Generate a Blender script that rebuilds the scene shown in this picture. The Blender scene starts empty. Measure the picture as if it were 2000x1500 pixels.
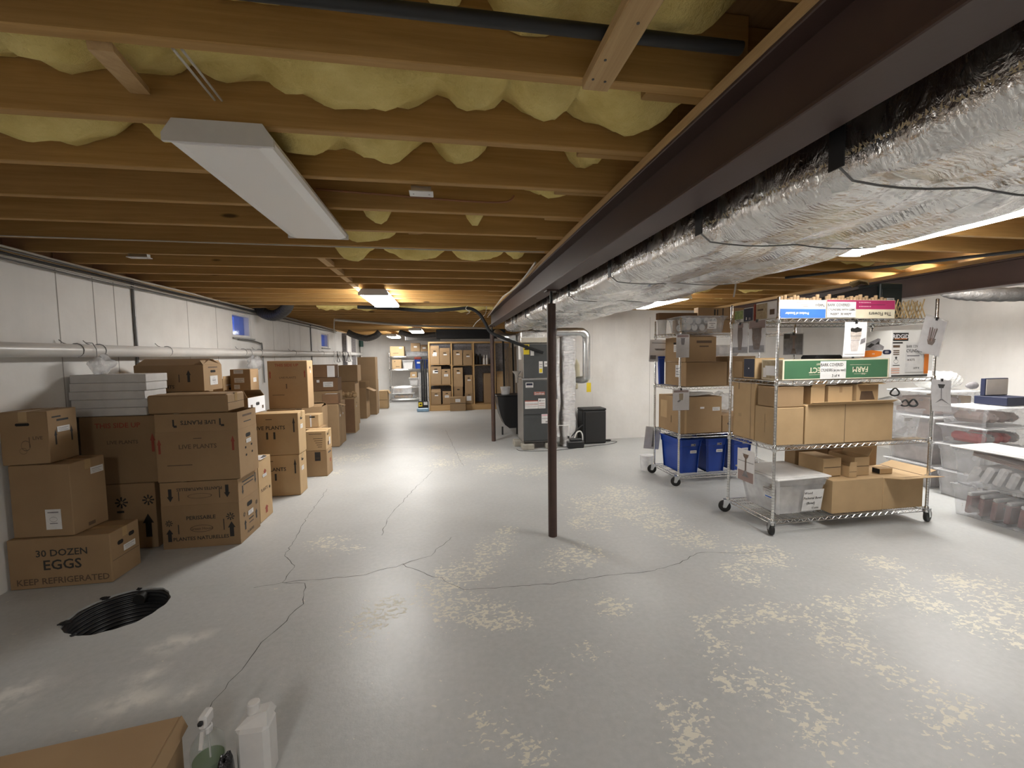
import bpy, bmesh, math, random
from itertools import product
from mathutils import Vector as V, Matrix
random.seed(7)
sc = bpy.context.scene
COL = sc.collection
PI = math.pi

# ---------------------------------------------------------------- camera, world, exposure
F_PX, YAW, PITCH, ROLL, EYE = 820.65, -0.1606, -0.0669, -0.0128, 1.6
cam_d = bpy.data.cameras.new('camera')
cam_d.sensor_width = 36.0
cam_d.lens = F_PX / 2000 * 36.0
cam_d.clip_start, cam_d.clip_end = 0.05, 200
cam = bpy.data.objects.new('camera', cam_d)
COL.objects.link(cam)
_f = V((-math.sin(YAW) * math.cos(PITCH), math.cos(YAW) * math.cos(PITCH), math.sin(PITCH)))
_r = V((math.cos(YAW), math.sin(YAW), 0))
_u = _r.cross(_f)
_right = _r * math.cos(ROLL) + _u * math.sin(ROLL)
_up = -_r * math.sin(ROLL) + _u * math.cos(ROLL)
cam.matrix_world = Matrix(((_right.x, _up.x, -_f.x, 0), (_right.y, _up.y, -_f.y, 0), (_right.z, _up.z, -_f.z, EYE), (0, 0, 0, 1)))
sc.camera = cam

world = bpy.data.worlds.new('dusk_sky')
sc.world = world
world.use_nodes = True
world.node_tree.nodes['Background'].inputs[0].default_value = (0.07, 0.12, 0.42, 1)
world.node_tree.nodes['Background'].inputs[1].default_value = 1.2
LAMP = 24.0                                    # emission of a lit fluorescent diffuser
vs = sc.view_settings
vs.view_transform = 'Standard'
vs.look = 'None'
vs.exposure = 1.05
vs.gamma = 1.0
vs.use_curve_mapping = False
sc.cycles.max_bounces = 8
sc.cycles.diffuse_bounces = 5
sc.cycles.glossy_bounces = 4
sc.cycles.transparent_max_bounces = 12
sc.cycles.sample_clamp_indirect = 6.0

# ---------------------------------------------------------------- materials
def new_mat(name):
    m = bpy.data.materials.new(name)
    m.use_nodes = True
    nt = m.node_tree
    return m, nt, nt.nodes['Principled BSDF']

def noise(nt, scale, detail=3, rough=.55, stretch=(1, 1, 1), coord='Object', dist=0):
    tc = nt.nodes.new('ShaderNodeTexCoord')
    mp = nt.nodes.new('ShaderNodeMapping')
    mp.inputs['Scale'].default_value = stretch
    nt.links.new(tc.outputs[coord], mp.inputs['Vector'])
    n = nt.nodes.new('ShaderNodeTexNoise')
    n.inputs['Scale'].default_value = scale
    n.inputs['Detail'].default_value = detail
    n.inputs['Roughness'].default_value = rough
    n.inputs['Distortion'].default_value = dist
    nt.links.new(mp.outputs[0], n.inputs['Vector'])
    return n.outputs['Fac']

def ramp(nt, src, stops):
    r = nt.nodes.new('ShaderNodeValToRGB')
    el = r.color_ramp.elements
    while len(el) < len(stops):
        el.new(0.5)
    for e, (p, c) in zip(el, stops):
        e.position = p
        e.color = (c, c, c, 1) if isinstance(c, (int, float)) else (*c, 1)
    nt.links.new(src, r.inputs[0])
    return r.outputs[0]

def mixc(nt, fac, a, b, mode='MIX'):
    m = nt.nodes.new('ShaderNodeMix')
    m.data_type = 'RGBA'
    m.blend_type = mode
    for k, v in ((0, fac), (6, a), (7, b)):
        if isinstance(v, (int, float)):
            m.inputs[k].default_value = v
        elif isinstance(v, tuple):
            m.inputs[k].default_value = (*v, 1)
        else:
            nt.links.new(v, m.inputs[k])
    return m.outputs[2]

def math_(nt, op, a, b):
    m = nt.nodes.new('ShaderNodeMath')
    m.operation = op
    for k, v in ((0, a), (1, b)):
        if isinstance(v, (int, float)):
            m.inputs[k].default_value = v
        else:
            nt.links.new(v, m.inputs[k])
    return m.outputs[0]

def bump(nt, bs, src, strength, dist=.01):
    b = nt.nodes.new('ShaderNodeBump')
    b.inputs['Strength'].default_value = strength
    b.inputs['Distance'].default_value = dist
    nt.links.new(src, b.inputs['Height'])
    nt.links.new(b.outputs[0], bs.inputs['Normal'])

def PM(name, col, rough=.5, metal=0, col2=None, ns=6, stretch=(1, 1, 1), bmp=0, bscale=60, bdist=.005, rand=0, spec=.5, alpha=1, emit=0, coat=0):
    m, nt, b = new_mat(name)
    b.inputs['Roughness'].default_value = rough
    b.inputs['Metallic'].default_value = metal
    b.inputs['Specular IOR Level'].default_value = spec
    b.inputs['Coat Weight'].default_value = coat
    c2 = col2 or tuple(x * .82 for x in col)
    c = ramp(nt, noise(nt, ns, 4, .6, stretch), [(.3, c2), (.7, col)])
    if rand:
        oi = nt.nodes.new('ShaderNodeObjectInfo')
        hs = nt.nodes.new('ShaderNodeHueSaturation')
        v = math_(nt, 'MULTIPLY_ADD', oi.outputs['Random'], rand)
        v.node.inputs[2].default_value = 1 - rand / 2
        nt.links.new(v, hs.inputs['Value'])
        nt.links.new(c, hs.inputs['Color'])
        c = hs.outputs[0]
    nt.links.new(c, b.inputs['Base Color'])
    if bmp:
        bump(nt, b, noise(nt, bscale, 4, .6, stretch), bmp, bdist)
    if emit:
        b.inputs['Emission Color'].default_value = (*col, 1)
        b.inputs['Emission Strength'].default_value = emit
    if alpha < 1:
        b.inputs['Alpha'].default_value = alpha
    return m

CARD = PM('cardboard', (.335, .225, .125), .75, col2=(.29, .19, .104), ns=3, bmp=.08, bscale=140, rand=.22, spec=.25)
CARD_T = PM('tan_cardboard', (.48, .335, .185), .72, col2=(.42, .29, .158), ns=4, bmp=.08, bscale=140, rand=.12, spec=.25)
CARD_D = PM('dark_cardboard', (.21, .12, .065), .75, ns=4, rand=.15, spec=.25)
CARD_W = PM('white_board', (.74, .73, .70), .6, col2=(.68, .67, .65), ns=5)
INK = PM('black_ink', (.025, .023, .022), .6, ns=30)
INK_S = PM('soft_ink', (.12, .075, .045), .7, ns=30)
RED = PM('red_ink', (.30, .055, .03), .6, ns=20)
WHITE = PM('white_paper', (.80, .79, .80), .65, col2=(.76, .75, .76), ns=8)
HOLE = PM('hand_hole_dark', (.012, .010, .008), .9, ns=10)
TAPE = PM('packing_tape', (.40, .27, .13), .28, ns=10)
WOOD_C = None
def wood(name, c1, c2, dirs, knots=True, rough=.62, rand=.2):
    m, nt, b = new_mat(name)
    b.inputs['Roughness'].default_value = rough
    b.inputs['Specular IOR Level'].default_value = .25
    st = {'x': (.35, 9, 9), 'y': (9, .35, 9), 'z': (9, 9, .35)}[dirs]
    g = ramp(nt, noise(nt, 5, 6, .65, st, dist=.6), [(.3, c2), (.68, c1)])
    if knots:
        tc = nt.nodes.new('ShaderNodeTexCoord')
        mp = nt.nodes.new('ShaderNodeMapping')
        mp.inputs['Scale'].default_value = {'x': (.8, 3, 3), 'y': (3, .8, 3), 'z': (3, 3, .8)}[dirs]
        nt.links.new(tc.outputs['Object'], mp.inputs['Vector'])
        oi = nt.nodes.new('ShaderNodeObjectInfo')
        off = math_(nt, 'MULTIPLY', oi.outputs['Random'], 40.0)
        nt.links.new(off, mp.inputs['Location'])
        vo = nt.nodes.new('ShaderNodeTexVoronoi')
        vo.inputs['Scale'].default_value = 1.5
        nt.links.new(mp.outputs[0], vo.inputs['Vector'])
        k = ramp(nt, vo.outputs['Distance'], [(.04, 1), (.075, 0)])
        g = mixc(nt, k, g, tuple(x * .3 for x in c2))
    oi2 = nt.nodes.new('ShaderNodeObjectInfo')
    hs = nt.nodes.new('ShaderNodeHueSaturation')
    v = math_(nt, 'MULTIPLY_ADD', oi2.outputs['Random'], rand)
    v.node.inputs[2].default_value = 1 - rand / 2
    nt.links.new(v, hs.inputs['Value'])
    nt.links.new(g, hs.inputs['Color'])
    nt.links.new(hs.outputs[0], b.inputs['Base Color'])
    bump(nt, b, noise(nt, 14, 5, .6, st), .12, .004)
    return m
JOIST = wood('fir_joist', (.45, .272, .100), (.33, .188, .062), 'x')
LUMB_Y = wood('fir_lumber_long', (.56, .38, .19), (.42, .27, .12), 'y', rand=.1)
LUMB_X = wood('rack_lumber_cross', (.50, .33, .16), (.38, .23, .10), 'x', rand=.1)
LUMB_Z = wood('rack_lumber_upright', (.50, .33, .16), (.38, .23, .10), 'z', rand=.1)
OLDWOOD = wood('weathered_board', (.34, .27, .20), (.22, .17, .12), 'z', rand=.3)
PLY = wood('plywood_deck', (.36, .23, .11), (.27, .16, .07), 'y', knots=False)
BARK = PM('bark', (.42, .29, .16), .85, col2=(.22, .14, .08), ns=25, bmp=.5, bscale=60, rand=.5)
TWIG = PM('twig', (.42, .31, .16), .8, col2=(.28, .19, .09), ns=20, rand=.3)
INSUL = PM('fibreglass', (.84, .69, .29), 1.0, col2=(.68, .53, .18), ns=6, bmp=.75, bscale=75, bdist=.014, spec=.05)
STEEL_BR = PM('brown_painted_steel', (.072, .042, .035), .45, col2=(.060, .035, .030), ns=4, bmp=.05, bscale=80)
POST_BR = PM('brown_post_paint', (.075, .042, .032), .5, col2=(.055, .030, .024), ns=9, bmp=.06)
GALV = PM('galvanized_steel', (.72, .74, .75), .28, 1, col2=(.60, .62, .64), ns=9, bmp=.06, bscale=20)
CHROME = PM('chrome_wire', (.75, .75, .74), .22, 1, ns=8)
GREYM = PM('furnace_grey', (.060, .064, .066), .42, ns=4)
GREYL = PM('furnace_side', (.30, .28, .26), .38, .55, ns=4)
BLACK = PM('black_plastic', (.015, .015, .016), .42, ns=8)
BLACKM = PM('matt_black_foam', (.012, .012, .013), .8, ns=12, bmp=.2)
RUBBER = PM('black_rubber', (.018, .018, .018), .55, ns=8)
PVC = PM('white_pvc', (.74, .72, .69), .33, ns=2)
CONC = PM('concrete_block', (.38, .36, .31), .9, col2=(.27, .25, .21), ns=12, bmp=.5, bscale=40)
LAMPW = PM('white_enamel', (.74, .73, .72), .4, ns=4)
BLUE = PM('blue_plastic', (.014, .062, .36), .38, col2=(.012, .05, .30), ns=4)
BLUEP = PM('blue_print', (.045, .15, .55), .45, ns=5)
NAVY = PM('navy_print', (.012, .016, .045), .5, ns=7)
GREENP = PM('green_print', (.055, .15, .075), .5, col2=(.048, .13, .066), ns=6)
CREAM = PM('cream_print', (.72, .66, .50), .6, ns=6)
MAG = PM('magenta_print', (.40, .03, .12), .5, ns=6)
PINK = PM('pink_print', (.75, .45, .52), .6, ns=6)
ORANGE = PM('orange_print', (.75, .21, .025), .5, ns=6)
GREENF = PM('leaf_photo', (.30, .36, .12), .5, col2=(.12, .17, .06), ns=30)
SALMON = PM('salmon_print', (.72, .42, .32), .6, ns=6)
PGREY = PM('grey_print', (.30, .29, .30), .6, col2=(.16, .15, .16), ns=25)
PLIGHT = PM('light_photo', (.78, .77, .77), .5, col2=(.68, .66, .66), ns=14)
PBROWN = PM('bark_photo', (.20, .135, .10), .55, col2=(.10, .065, .05), ns=35)
PTAN = PM('tan_photo', (.45, .36, .22), .55, col2=(.30, .23, .14), ns=35)
PMAUVE = PM('mauve_photo', (.34, .24, .22), .55, ns=12)
YELLOW = PM('yellow_tag', (.78, .60, .03), .5, ns=8)
LABW = PM('white_label', (.72, .71, .70), .5, ns=10)
FABW = PM('pale_cloth', (.60, .59, .58), .95, col2=(.42, .41, .41), ns=10, bmp=.4, bscale=70, rand=.35)
FABM = PM('maroon_board', (.22, .095, .085), .8, col2=(.15, .06, .06), ns=9, rand=.25)
FABP = PM('pinkish_bag', (.50, .38, .33), .5, col2=(.36, .26, .23), ns=8, rand=.3)
FABR = PM('red_cloth', (.50, .06, .06), .8, ns=8)
DUSTY = PM('brown_bundle', (.26, .15, .11), .85, ns=12)
BEIGE = PM('beige_enamel', (.58, .53, .38), .4, ns=4)
COPPER = PM('cable_sheath', (.28, .12, .05), .5, ns=6)
CABLE = PM('white_cable', (.55, .52, .46), .5, ns=6)
GREYC = PM('grey_conduit', (.22, .22, .22), .4, .5, ns=6)
FLEX = PM('dusty_flex_duct', (.07, .066, .062), .45, col2=(.035, .033, .032), ns=14, bmp=.6, bscale=25, bdist=.02)
FOAMW = PM('white_foam', (.66, .65, .64), .8, ns=8)
GREENL = None

def clear_plastic(name, tint, dens, rough=.25, wr=0):
    m, nt, b = new_mat(name)
    out = nt.nodes['Material Output']
    b.inputs['Roughness'].default_value = rough
    b.inputs['Base Color'].default_value = (*tint, 1)
    tr = nt.nodes.new('ShaderNodeBsdfTransparent')
    tr.inputs[0].default_value = (*[min(1, .6 + .4 * t) for t in tint], 1)
    mx = nt.nodes.new('ShaderNodeMixShader')
    nt.links.new(ramp(nt, noise(nt, 6, 3), [(.3, max(0, dens - .12)), (.7, min(1, dens + .12))]), mx.inputs[0])
    nt.links.new(tr.outputs[0], mx.inputs[1])
    nt.links.new(b.outputs[0], mx.inputs[2])
    nt.links.new(mx.outputs[0], out.inputs[0])
    if wr:
        bump(nt, b, noise(nt, 22, 4, .6, dist=1.5), wr, .02)
    return m
CLEAR = clear_plastic('clear_tote_plastic', (.84, .85, .87), .22)
FROST = clear_plastic('frosted_tote_plastic', (.84, .84, .85), .50)
FILM = clear_plastic('plastic_film', (.88, .88, .89), .42, .12, .9)
BUBBLE = clear_plastic('bubble_wrap', (.86, .86, .84), .66, .18, 1.0)
SLEEVE = clear_plastic('sheet_protector', (.80, .80, .82), .14, .08, .35)
CLRBOT = clear_plastic('clear_bottle', (.75, .78, .76), .22, .06)
GREENL = PM('green_liquid', (.07, .15, .03), .1, ns=5)
WHITEP = PM('white_plastic', (.70, .69, .68), .35, ns=5)

def foil_mat():
    m, nt, b = new_mat('foil_facing')
    b.inputs['Metallic'].default_value = 1
    b.inputs['Base Color'].default_value = (.88, .87, .86, 1)
    r = ramp(nt, noise(nt, 5, 4), [(.3, .17), (.7, .34)])
    nt.links.new(r, b.inputs['Roughness'])
    tc = nt.nodes.new('ShaderNodeTexCoord')
    w = nt.nodes.new('ShaderNodeTexWave')
    w.inputs['Scale'].default_value = 22
    w.inputs['Distortion'].default_value = .6
    w.bands_direction = 'Y'
    nt.links.new(tc.outputs['Object'], w.inputs['Vector'])
    n = noise(nt, 9, 5, .6, (1, 2.2, 1), dist=1.2)
    n2 = noise(nt, 30, 3, .6, (1, 1, 1), dist=.5)
    h = math_(nt, 'ADD', math_(nt, 'MULTIPLY', w.outputs['Fac'], .05), math_(nt, 'ADD', n, math_(nt, 'MULTIPLY', n2, .3)))
    bump(nt, b, h, .55, .022)
    return m
FOIL = foil_mat()
def crumple_mat():
    m, nt, b = new_mat('crumpled_foil')
    b.inputs['Metallic'].default_value = 1
    b.inputs['Base Color'].default_value = (.80, .80, .81, 1)
    b.inputs['Roughness'].default_value = .24
    n = noise(nt, 14, 5, .65, (1, 1, 2.2), dist=1.0)
    bump(nt, b, n, .9, .04)
    return m
CRUMP = crumple_mat()

def floor_mat():
    m, nt, b = new_mat('grey_floor_paint')
    pa = nt.nodes.new('ShaderNodeAttribute'); pa.attribute_name = 'peel'
    sa = nt.nodes.new('ShaderNodeAttribute'); sa.attribute_name = 'scuff'
    base = ramp(nt, noise(nt, .9, 4, .6), [(.3, (.40, .405, .40)), (.7, (.465, .47, .465))])
    fine = ramp(nt, noise(nt, 30, 4), [(.3, .93), (.7, 1.03)])
    base = mixc(nt, 1.0, base, fine, 'MULTIPLY')
    n = math_(nt, 'ADD', math_(nt, 'MULTIPLY', noise(nt, 30, 5, .58, (1, 1.4, 1), dist=.6), .68), math_(nt, 'MULTIPLY', noise(nt, 8, 4, .6, (1, 1.4, 1), dist=1), .32))
    t = math_(nt, 'ADD', n, math_(nt, 'MULTIPLY', pa.outputs['Fac'], .185))
    fl = ramp(nt, t, [(.655, 0), (.668, 1)])
    c = mixc(nt, fl, base, (.64, .61, .515))
    sn = ramp(nt, noise(nt, 9, 4, .6), [(.38, .1), (.58, 1)])
    sf = math_(nt, 'MULTIPLY', sa.outputs['Fac'], sn)
    c = mixc(nt, sf, c, (.70, .68, .64))
    nt.links.new(c, b.inputs['Base Color'])
    r2 = math_(nt, 'ADD', math_(nt, 'MULTIPLY', fl, .14), math_(nt, 'ADD', .33, math_(nt, 'MULTIPLY', noise(nt, 2.2, 4), .13)))
    nt.links.new(r2, b.inputs['Roughness'])
    b.inputs['Specular IOR Level'].default_value = .42
    h = math_(nt, 'ADD', math_(nt, 'MULTIPLY', noise(nt, 55, 5, .65), .6), math_(nt, 'MULTIPLY', fl, -.35))
    bump(nt, b, h, .30, .004)
    return m
FLOOR = floor_mat()
def wall_mat():
    m, nt, b = new_mat('white_painted_concrete')
    a = ramp(nt, noise(nt, 1.3, 5, .65), [(.28, (.68, .66, .63)), (.62, (.78, .765, .74))])
    s = ramp(nt, noise(nt, 3, 4, .6, (1, 1, .12)), [(.32, .94), (.55, 1.0)])
    c = mixc(nt, 1.0, a, s, 'MULTIPLY')
    p = ramp(nt, noise(nt, 38, 2, .5), [(.76, 0), (.80, .5)])
    c = mixc(nt, p, c, (.30, .28, .25))
    nt.links.new(c, b.inputs['Base Color'])
    b.inputs['Roughness'].default_value = .55
    bump(nt, b, noise(nt, 22, 5, .6), .25, .006)
    return m
WALL = wall_mat()
SEAM = PM('form_seam', (.40, .38, .35), .8, ns=9)
CRACKM = PM('floor_crack', (.10, .095, .09), .9, ns=9)
def lens_mat(on):
    m, nt, b = new_mat('lit_diffuser' if on else 'unlit_diffuser')
    b.inputs['Base Color'].default_value = (.93, .92, .91, 1)
    b.inputs['Roughness'].default_value = .4
    if on:
        b.inputs['Emission Color'].default_value = (1.0, .98, .94, 1)
        b.inputs['Emission Strength'].default_value = LAMP * on
    return m
def pane_mat():
    m, nt, b = new_mat('dusk_window_glass')
    out = nt.nodes['Material Output']
    tr = nt.nodes.new('ShaderNodeBsdfTransparent')
    tr.inputs[0].default_value = (.85, .9, 1, 1)
    mx = nt.nodes.new('ShaderNodeMixShader')
    mx.inputs[0].default_value = .25
    b.inputs['Base Color'].default_value = (.10, .12, .22, 1)
    b.inputs['Roughness'].default_value = .08
    nt.links.new(tr.outputs[0], mx.inputs[1]); nt.links.new(b.outputs[0], mx.inputs[2])
    nt.links.new(mx.outputs[0], out.inputs[0])
    return m
PANE = pane_mat()

# ---------------------------------------------------------------- mesh builder
_txt = {}
def text_geo(s):
    if s not in _txt:
        cu = bpy.data.curves.new('lettering', 'FONT')
        cu.body = s
        cu.resolution_u = 2
        cu.offset = .016
        ob = bpy.data.objects.new('lettering', cu)
        me = bpy.data.meshes.new_from_object(ob)
        vs_ = [(v.co.x, v.co.y) for v in me.vertices]
        fs_ = [tuple(p.vertices) for p in me.polygons]
        bpy.data.objects.remove(ob); bpy.data.curves.remove(cu); bpy.data.meshes.remove(me)
        x0 = min(v[0] for v in vs_); x1 = max(v[0] for v in vs_)
        _txt[s] = ([((x - x0) / .69, y / .69) for x, y in vs_], fs_, (x1 - x0) / .69)
    return _txt[s]

def world_loc(o):
    p = V((0, 0, 0))
    while o:
        p += V(o.location); o = o.parent
    return p

def setp(o, label=None, cat=None, group=None, kind=None):
    for k, v in (('label', label), ('category', cat), ('group', group), ('kind', kind)):
        if v: o[k] = v
    return o

def root(name, loc, label, cat, group=None, rotz=0):
    o = bpy.data.objects.new(name, None)
    o.empty_display_size = .1
    COL.objects.link(o)
    o.location = loc; o.rotation_euler = (0, 0, rotz)
    return setp(o, label, cat, group)

class MB:
    def __init__(s):
        s.v, s.f, s.m, s.T = [], [], [], None
    def add(s, vs_, fs_, m=0):
        o = len(s.v)
        s.v += [tuple(s.T @ V(p)) for p in vs_] if s.T else [tuple(p) for p in vs_]
        s.f += [tuple(i + o for i in f) for f in fs_]
        s.m += [m] * len(fs_)
    def quad(s, *p, m=0):
        s.add(p, [tuple(range(len(p)))], m)
    def box(s, x0, x1, y0, y1, z0, z1, m=0, c=0):
        if c <= 0:
            s.add([(x, y, z) for x in (x0, x1) for y in (y0, y1) for z in (z0, z1)],
                  [(0, 1, 3, 2), (4, 6, 7, 5), (0, 4, 5, 1), (2, 3, 7, 6), (0, 2, 6, 4), (1, 5, 7, 3)], m)
            return
        c = min(c, (x1 - x0) * .45, (y1 - y0) * .45, (z1 - z0) * .45)
        lo, hi = (x0, y0, z0), (x1, y1, z1)
        vs_, ix = [], {}
        for sg in product((0, 1), repeat=3):
            for a in range(3):
                p = []
                for k in range(3):
                    full = hi[k] if sg[k] else lo[k]
                    p.append(full if k == a else full + (-c if sg[k] else c))
                ix[(sg, a)] = len(vs_); vs_.append(tuple(p))
        fs_ = []
        for a in range(3):
            b, d = (a + 1) % 3, (a + 2) % 3
            for sa in (0, 1):
                q = []
                for sb, sd in ((0, 0), (1, 0), (1, 1), (0, 1)):
                    k = [0, 0, 0]; k[a], k[b], k[d] = sa, sb, sd
                    q.append(ix[(tuple(k), a)])
                fs_.append(tuple(q))
            for sb, sd in product((0, 1), repeat=2):
                k0 = [0, 0, 0]; k0[b], k0[d] = sb, sd
                k1 = list(k0); k1[a] = 1
                k0, k1 = tuple(k0), tuple(k1)
                fs_.append((ix[(k0, b)], ix[(k1, b)], ix[(k1, d)], ix[(k0, d)]))
        for sg in product((0, 1), repeat=3):
            fs_.append((ix[(sg, 0)], ix[(sg, 1)], ix[(sg, 2)]))
        s.add(vs_, fs_, m)
    def hexa(s, b, t, m=0):
        s.add(list(b) + list(t), [(3, 2, 1, 0), (4, 5, 6, 7), (0, 1, 5, 4), (1, 2, 6, 5), (2, 3, 7, 6), (3, 0, 4, 7)], m)
    def tube(s, pts, r, n=8, m=0, caps=True, closed=False):
        pts = [V(p) for p in pts]
        rs = r if isinstance(r, (list, tuple)) else [r] * len(pts)
        vs_, up = [], None
        N = len(pts)
        for i, p in enumerate(pts):
            a = pts[(i - 1) % N] if (i or closed) else p
            b = pts[(i + 1) % N] if (i < N - 1 or closed) else p
            t = (b - a).normalized()
            if up is None:
                up = V((0, 0, 1)) if abs(t.z) < .9 else V((1, 0, 0))
            x = t.cross(up)
            if x.length < 1e-6: x = t.orthogonal()
            x.normalize(); up = x.cross(t).normalized()
            for k in range(n):
                an = 2 * PI * k / n
                vs_.append(p + (x * math.cos(an) + up * math.sin(an)) * rs[i])
        fs_ = []
        for i in range(N if closed else N - 1):
            for k in range(n):
                j = (i + 1) % N
                fs_.append((i * n + k, i * n + (k + 1) % n, j * n + (k + 1) % n, j * n + k))
        if caps and not closed:
            fs_.append(tuple(range(n - 1, -1, -1))); fs_.append(tuple(range((N - 1) * n, N * n)))
        s.add(vs_, fs_, m)
    def lathe(s, prof, c, n=20, m=0, axis='z', caps=True):
        vs_ = []
        for (r, h) in prof:
            for k in range(n):
                a = 2 * PI * k / n
                q = (r * math.cos(a), r * math.sin(a), h)
                if axis == 'x': q = (h, q[0], q[1])
                if axis == 'y': q = (q[0], h, q[1])
                vs_.append((c[0] + q[0], c[1] + q[1], c[2] + q[2]))
        fs_ = [(i * n + k, i * n + (k + 1) % n, (i + 1) * n + (k + 1) % n, (i + 1) * n + k) for i in range(len(prof) - 1) for k in range(n)]
        if caps:
            fs_ += [tuple(range(n - 1, -1, -1)), tuple(range((len(prof) - 1) * n, len(prof) * n))]
        s.add(vs_, fs_, m)
    def grid(s, fn, nu, nv, m=0):
        vs_ = [fn(i / nu, j / nv) for i in range(nu + 1) for j in range(nv + 1)]
        fs_ = [(i * (nv + 1) + j, (i + 1) * (nv + 1) + j, (i + 1) * (nv + 1) + j + 1, i * (nv + 1) + j + 1) for i in range(nu) for j in range(nv)]
        s.add(vs_, fs_, m)
    def blob(s, c, r, seed, amp=.25, nu=14, nv=9, m=0, fz=0):
        rnd = random.Random(seed)
        ph = [(rnd.uniform(1, 4), rnd.uniform(0, 6), rnd.uniform(1, 4), rnd.uniform(0, 6)) for _ in range(5)]
        vs_ = []
        for j in range(nv + 1):
            th = PI * j / nv
            for i in range(nu):
                a = 2 * PI * i / nu
                k = 1 + amp * sum(math.sin(p[0] * a // 1 * 1.0 + p[1]) * math.sin(p[2] * th + p[3]) for p in ph) / 2
                vs_.append((c[0] + r[0] * k * math.sin(th) * math.cos(a), c[1] + r[1] * k * math.sin(th) * math.sin(a), max(c[2] + r[2] * k * math.cos(th), fz if fz else -9)))
        fs_ = [(j * nu + i, j * nu + (i + 1) % nu, (j + 1) * nu + (i + 1) % nu, (j + 1) * nu + i) for j in range(nv) for i in range(nu)]
        s.add(vs_, fs_, m)
    def text(s, t, o, u, v, h, m=0, align='c', maxw=None):
        g, f, w = text_geo(t)
        o, u, v = V(o), V(u), V(v)
        hx = h if not maxw or w * h <= maxw else maxw / w
        dx = {'c': -w / 2, 'l': 0, 'r': -w}[align]
        s.add([o + u * ((x + dx) * hx) + v * ((y - .5) * h) for x, y in g], f, m)
    def obj(s, name, mats, label=None, cat=None, group=None, kind=None, parent=None, local=False, smooth=False, loc=None, rotz=0, flat_origin=False):
        me = bpy.data.meshes.new(name)
        if local:
            off = V((0, 0, 0))
        elif loc is not None:
            off = V((0, 0, 0))
        else:
            xs = [p[0] for p in s.v]; ys = [p[1] for p in s.v]; zs = [p[2] for p in s.v]
            off = V(((min(xs) + max(xs)) / 2, (min(ys) + max(ys)) / 2, min(zs)))
        me.from_pydata([V(p) - off for p in s.v], [], s.f)
        mats = mats if isinstance(mats, (list, tuple)) else [mats]
        for k in mats: me.materials.append(k)
        me.polygons.foreach_set('material_index', s.m)
        bm = bmesh.new(); bm.from_mesh(me)
        bmesh.ops.recalc_face_normals(bm, faces=bm.faces)
        bm.to_mesh(me); bm.free()
        if smooth:
            me.polygons.foreach_set('use_smooth', [True] * len(me.polygons))
            if smooth != 'all':
                me.set_sharp_from_angle(angle=math.radians(40))
        o = bpy.data.objects.new(name, me)
        COL.objects.link(o)
        if loc is not None: off = V(loc)
        o.location = off
        o.rotation_euler = (0, 0, rotz)
        if parent:
            o.parent = parent
            if not local and loc is None: o.location = off - world_loc(parent)
        return setp(o, label, cat, group, kind)

def dup(o, loc, rotz=None, **kw):
    c = o.copy(); COL.objects.link(c)
    c.location = loc
    if rotz is not None: c.rotation_euler = (0, 0, rotz)
    for ch in o.children:
        d = ch.copy(); COL.objects.link(d); d.parent = c
        for g in ch.children:
            e = g.copy(); COL.objects.link(e); e.parent = d
    return setp(c, **kw)

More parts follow.
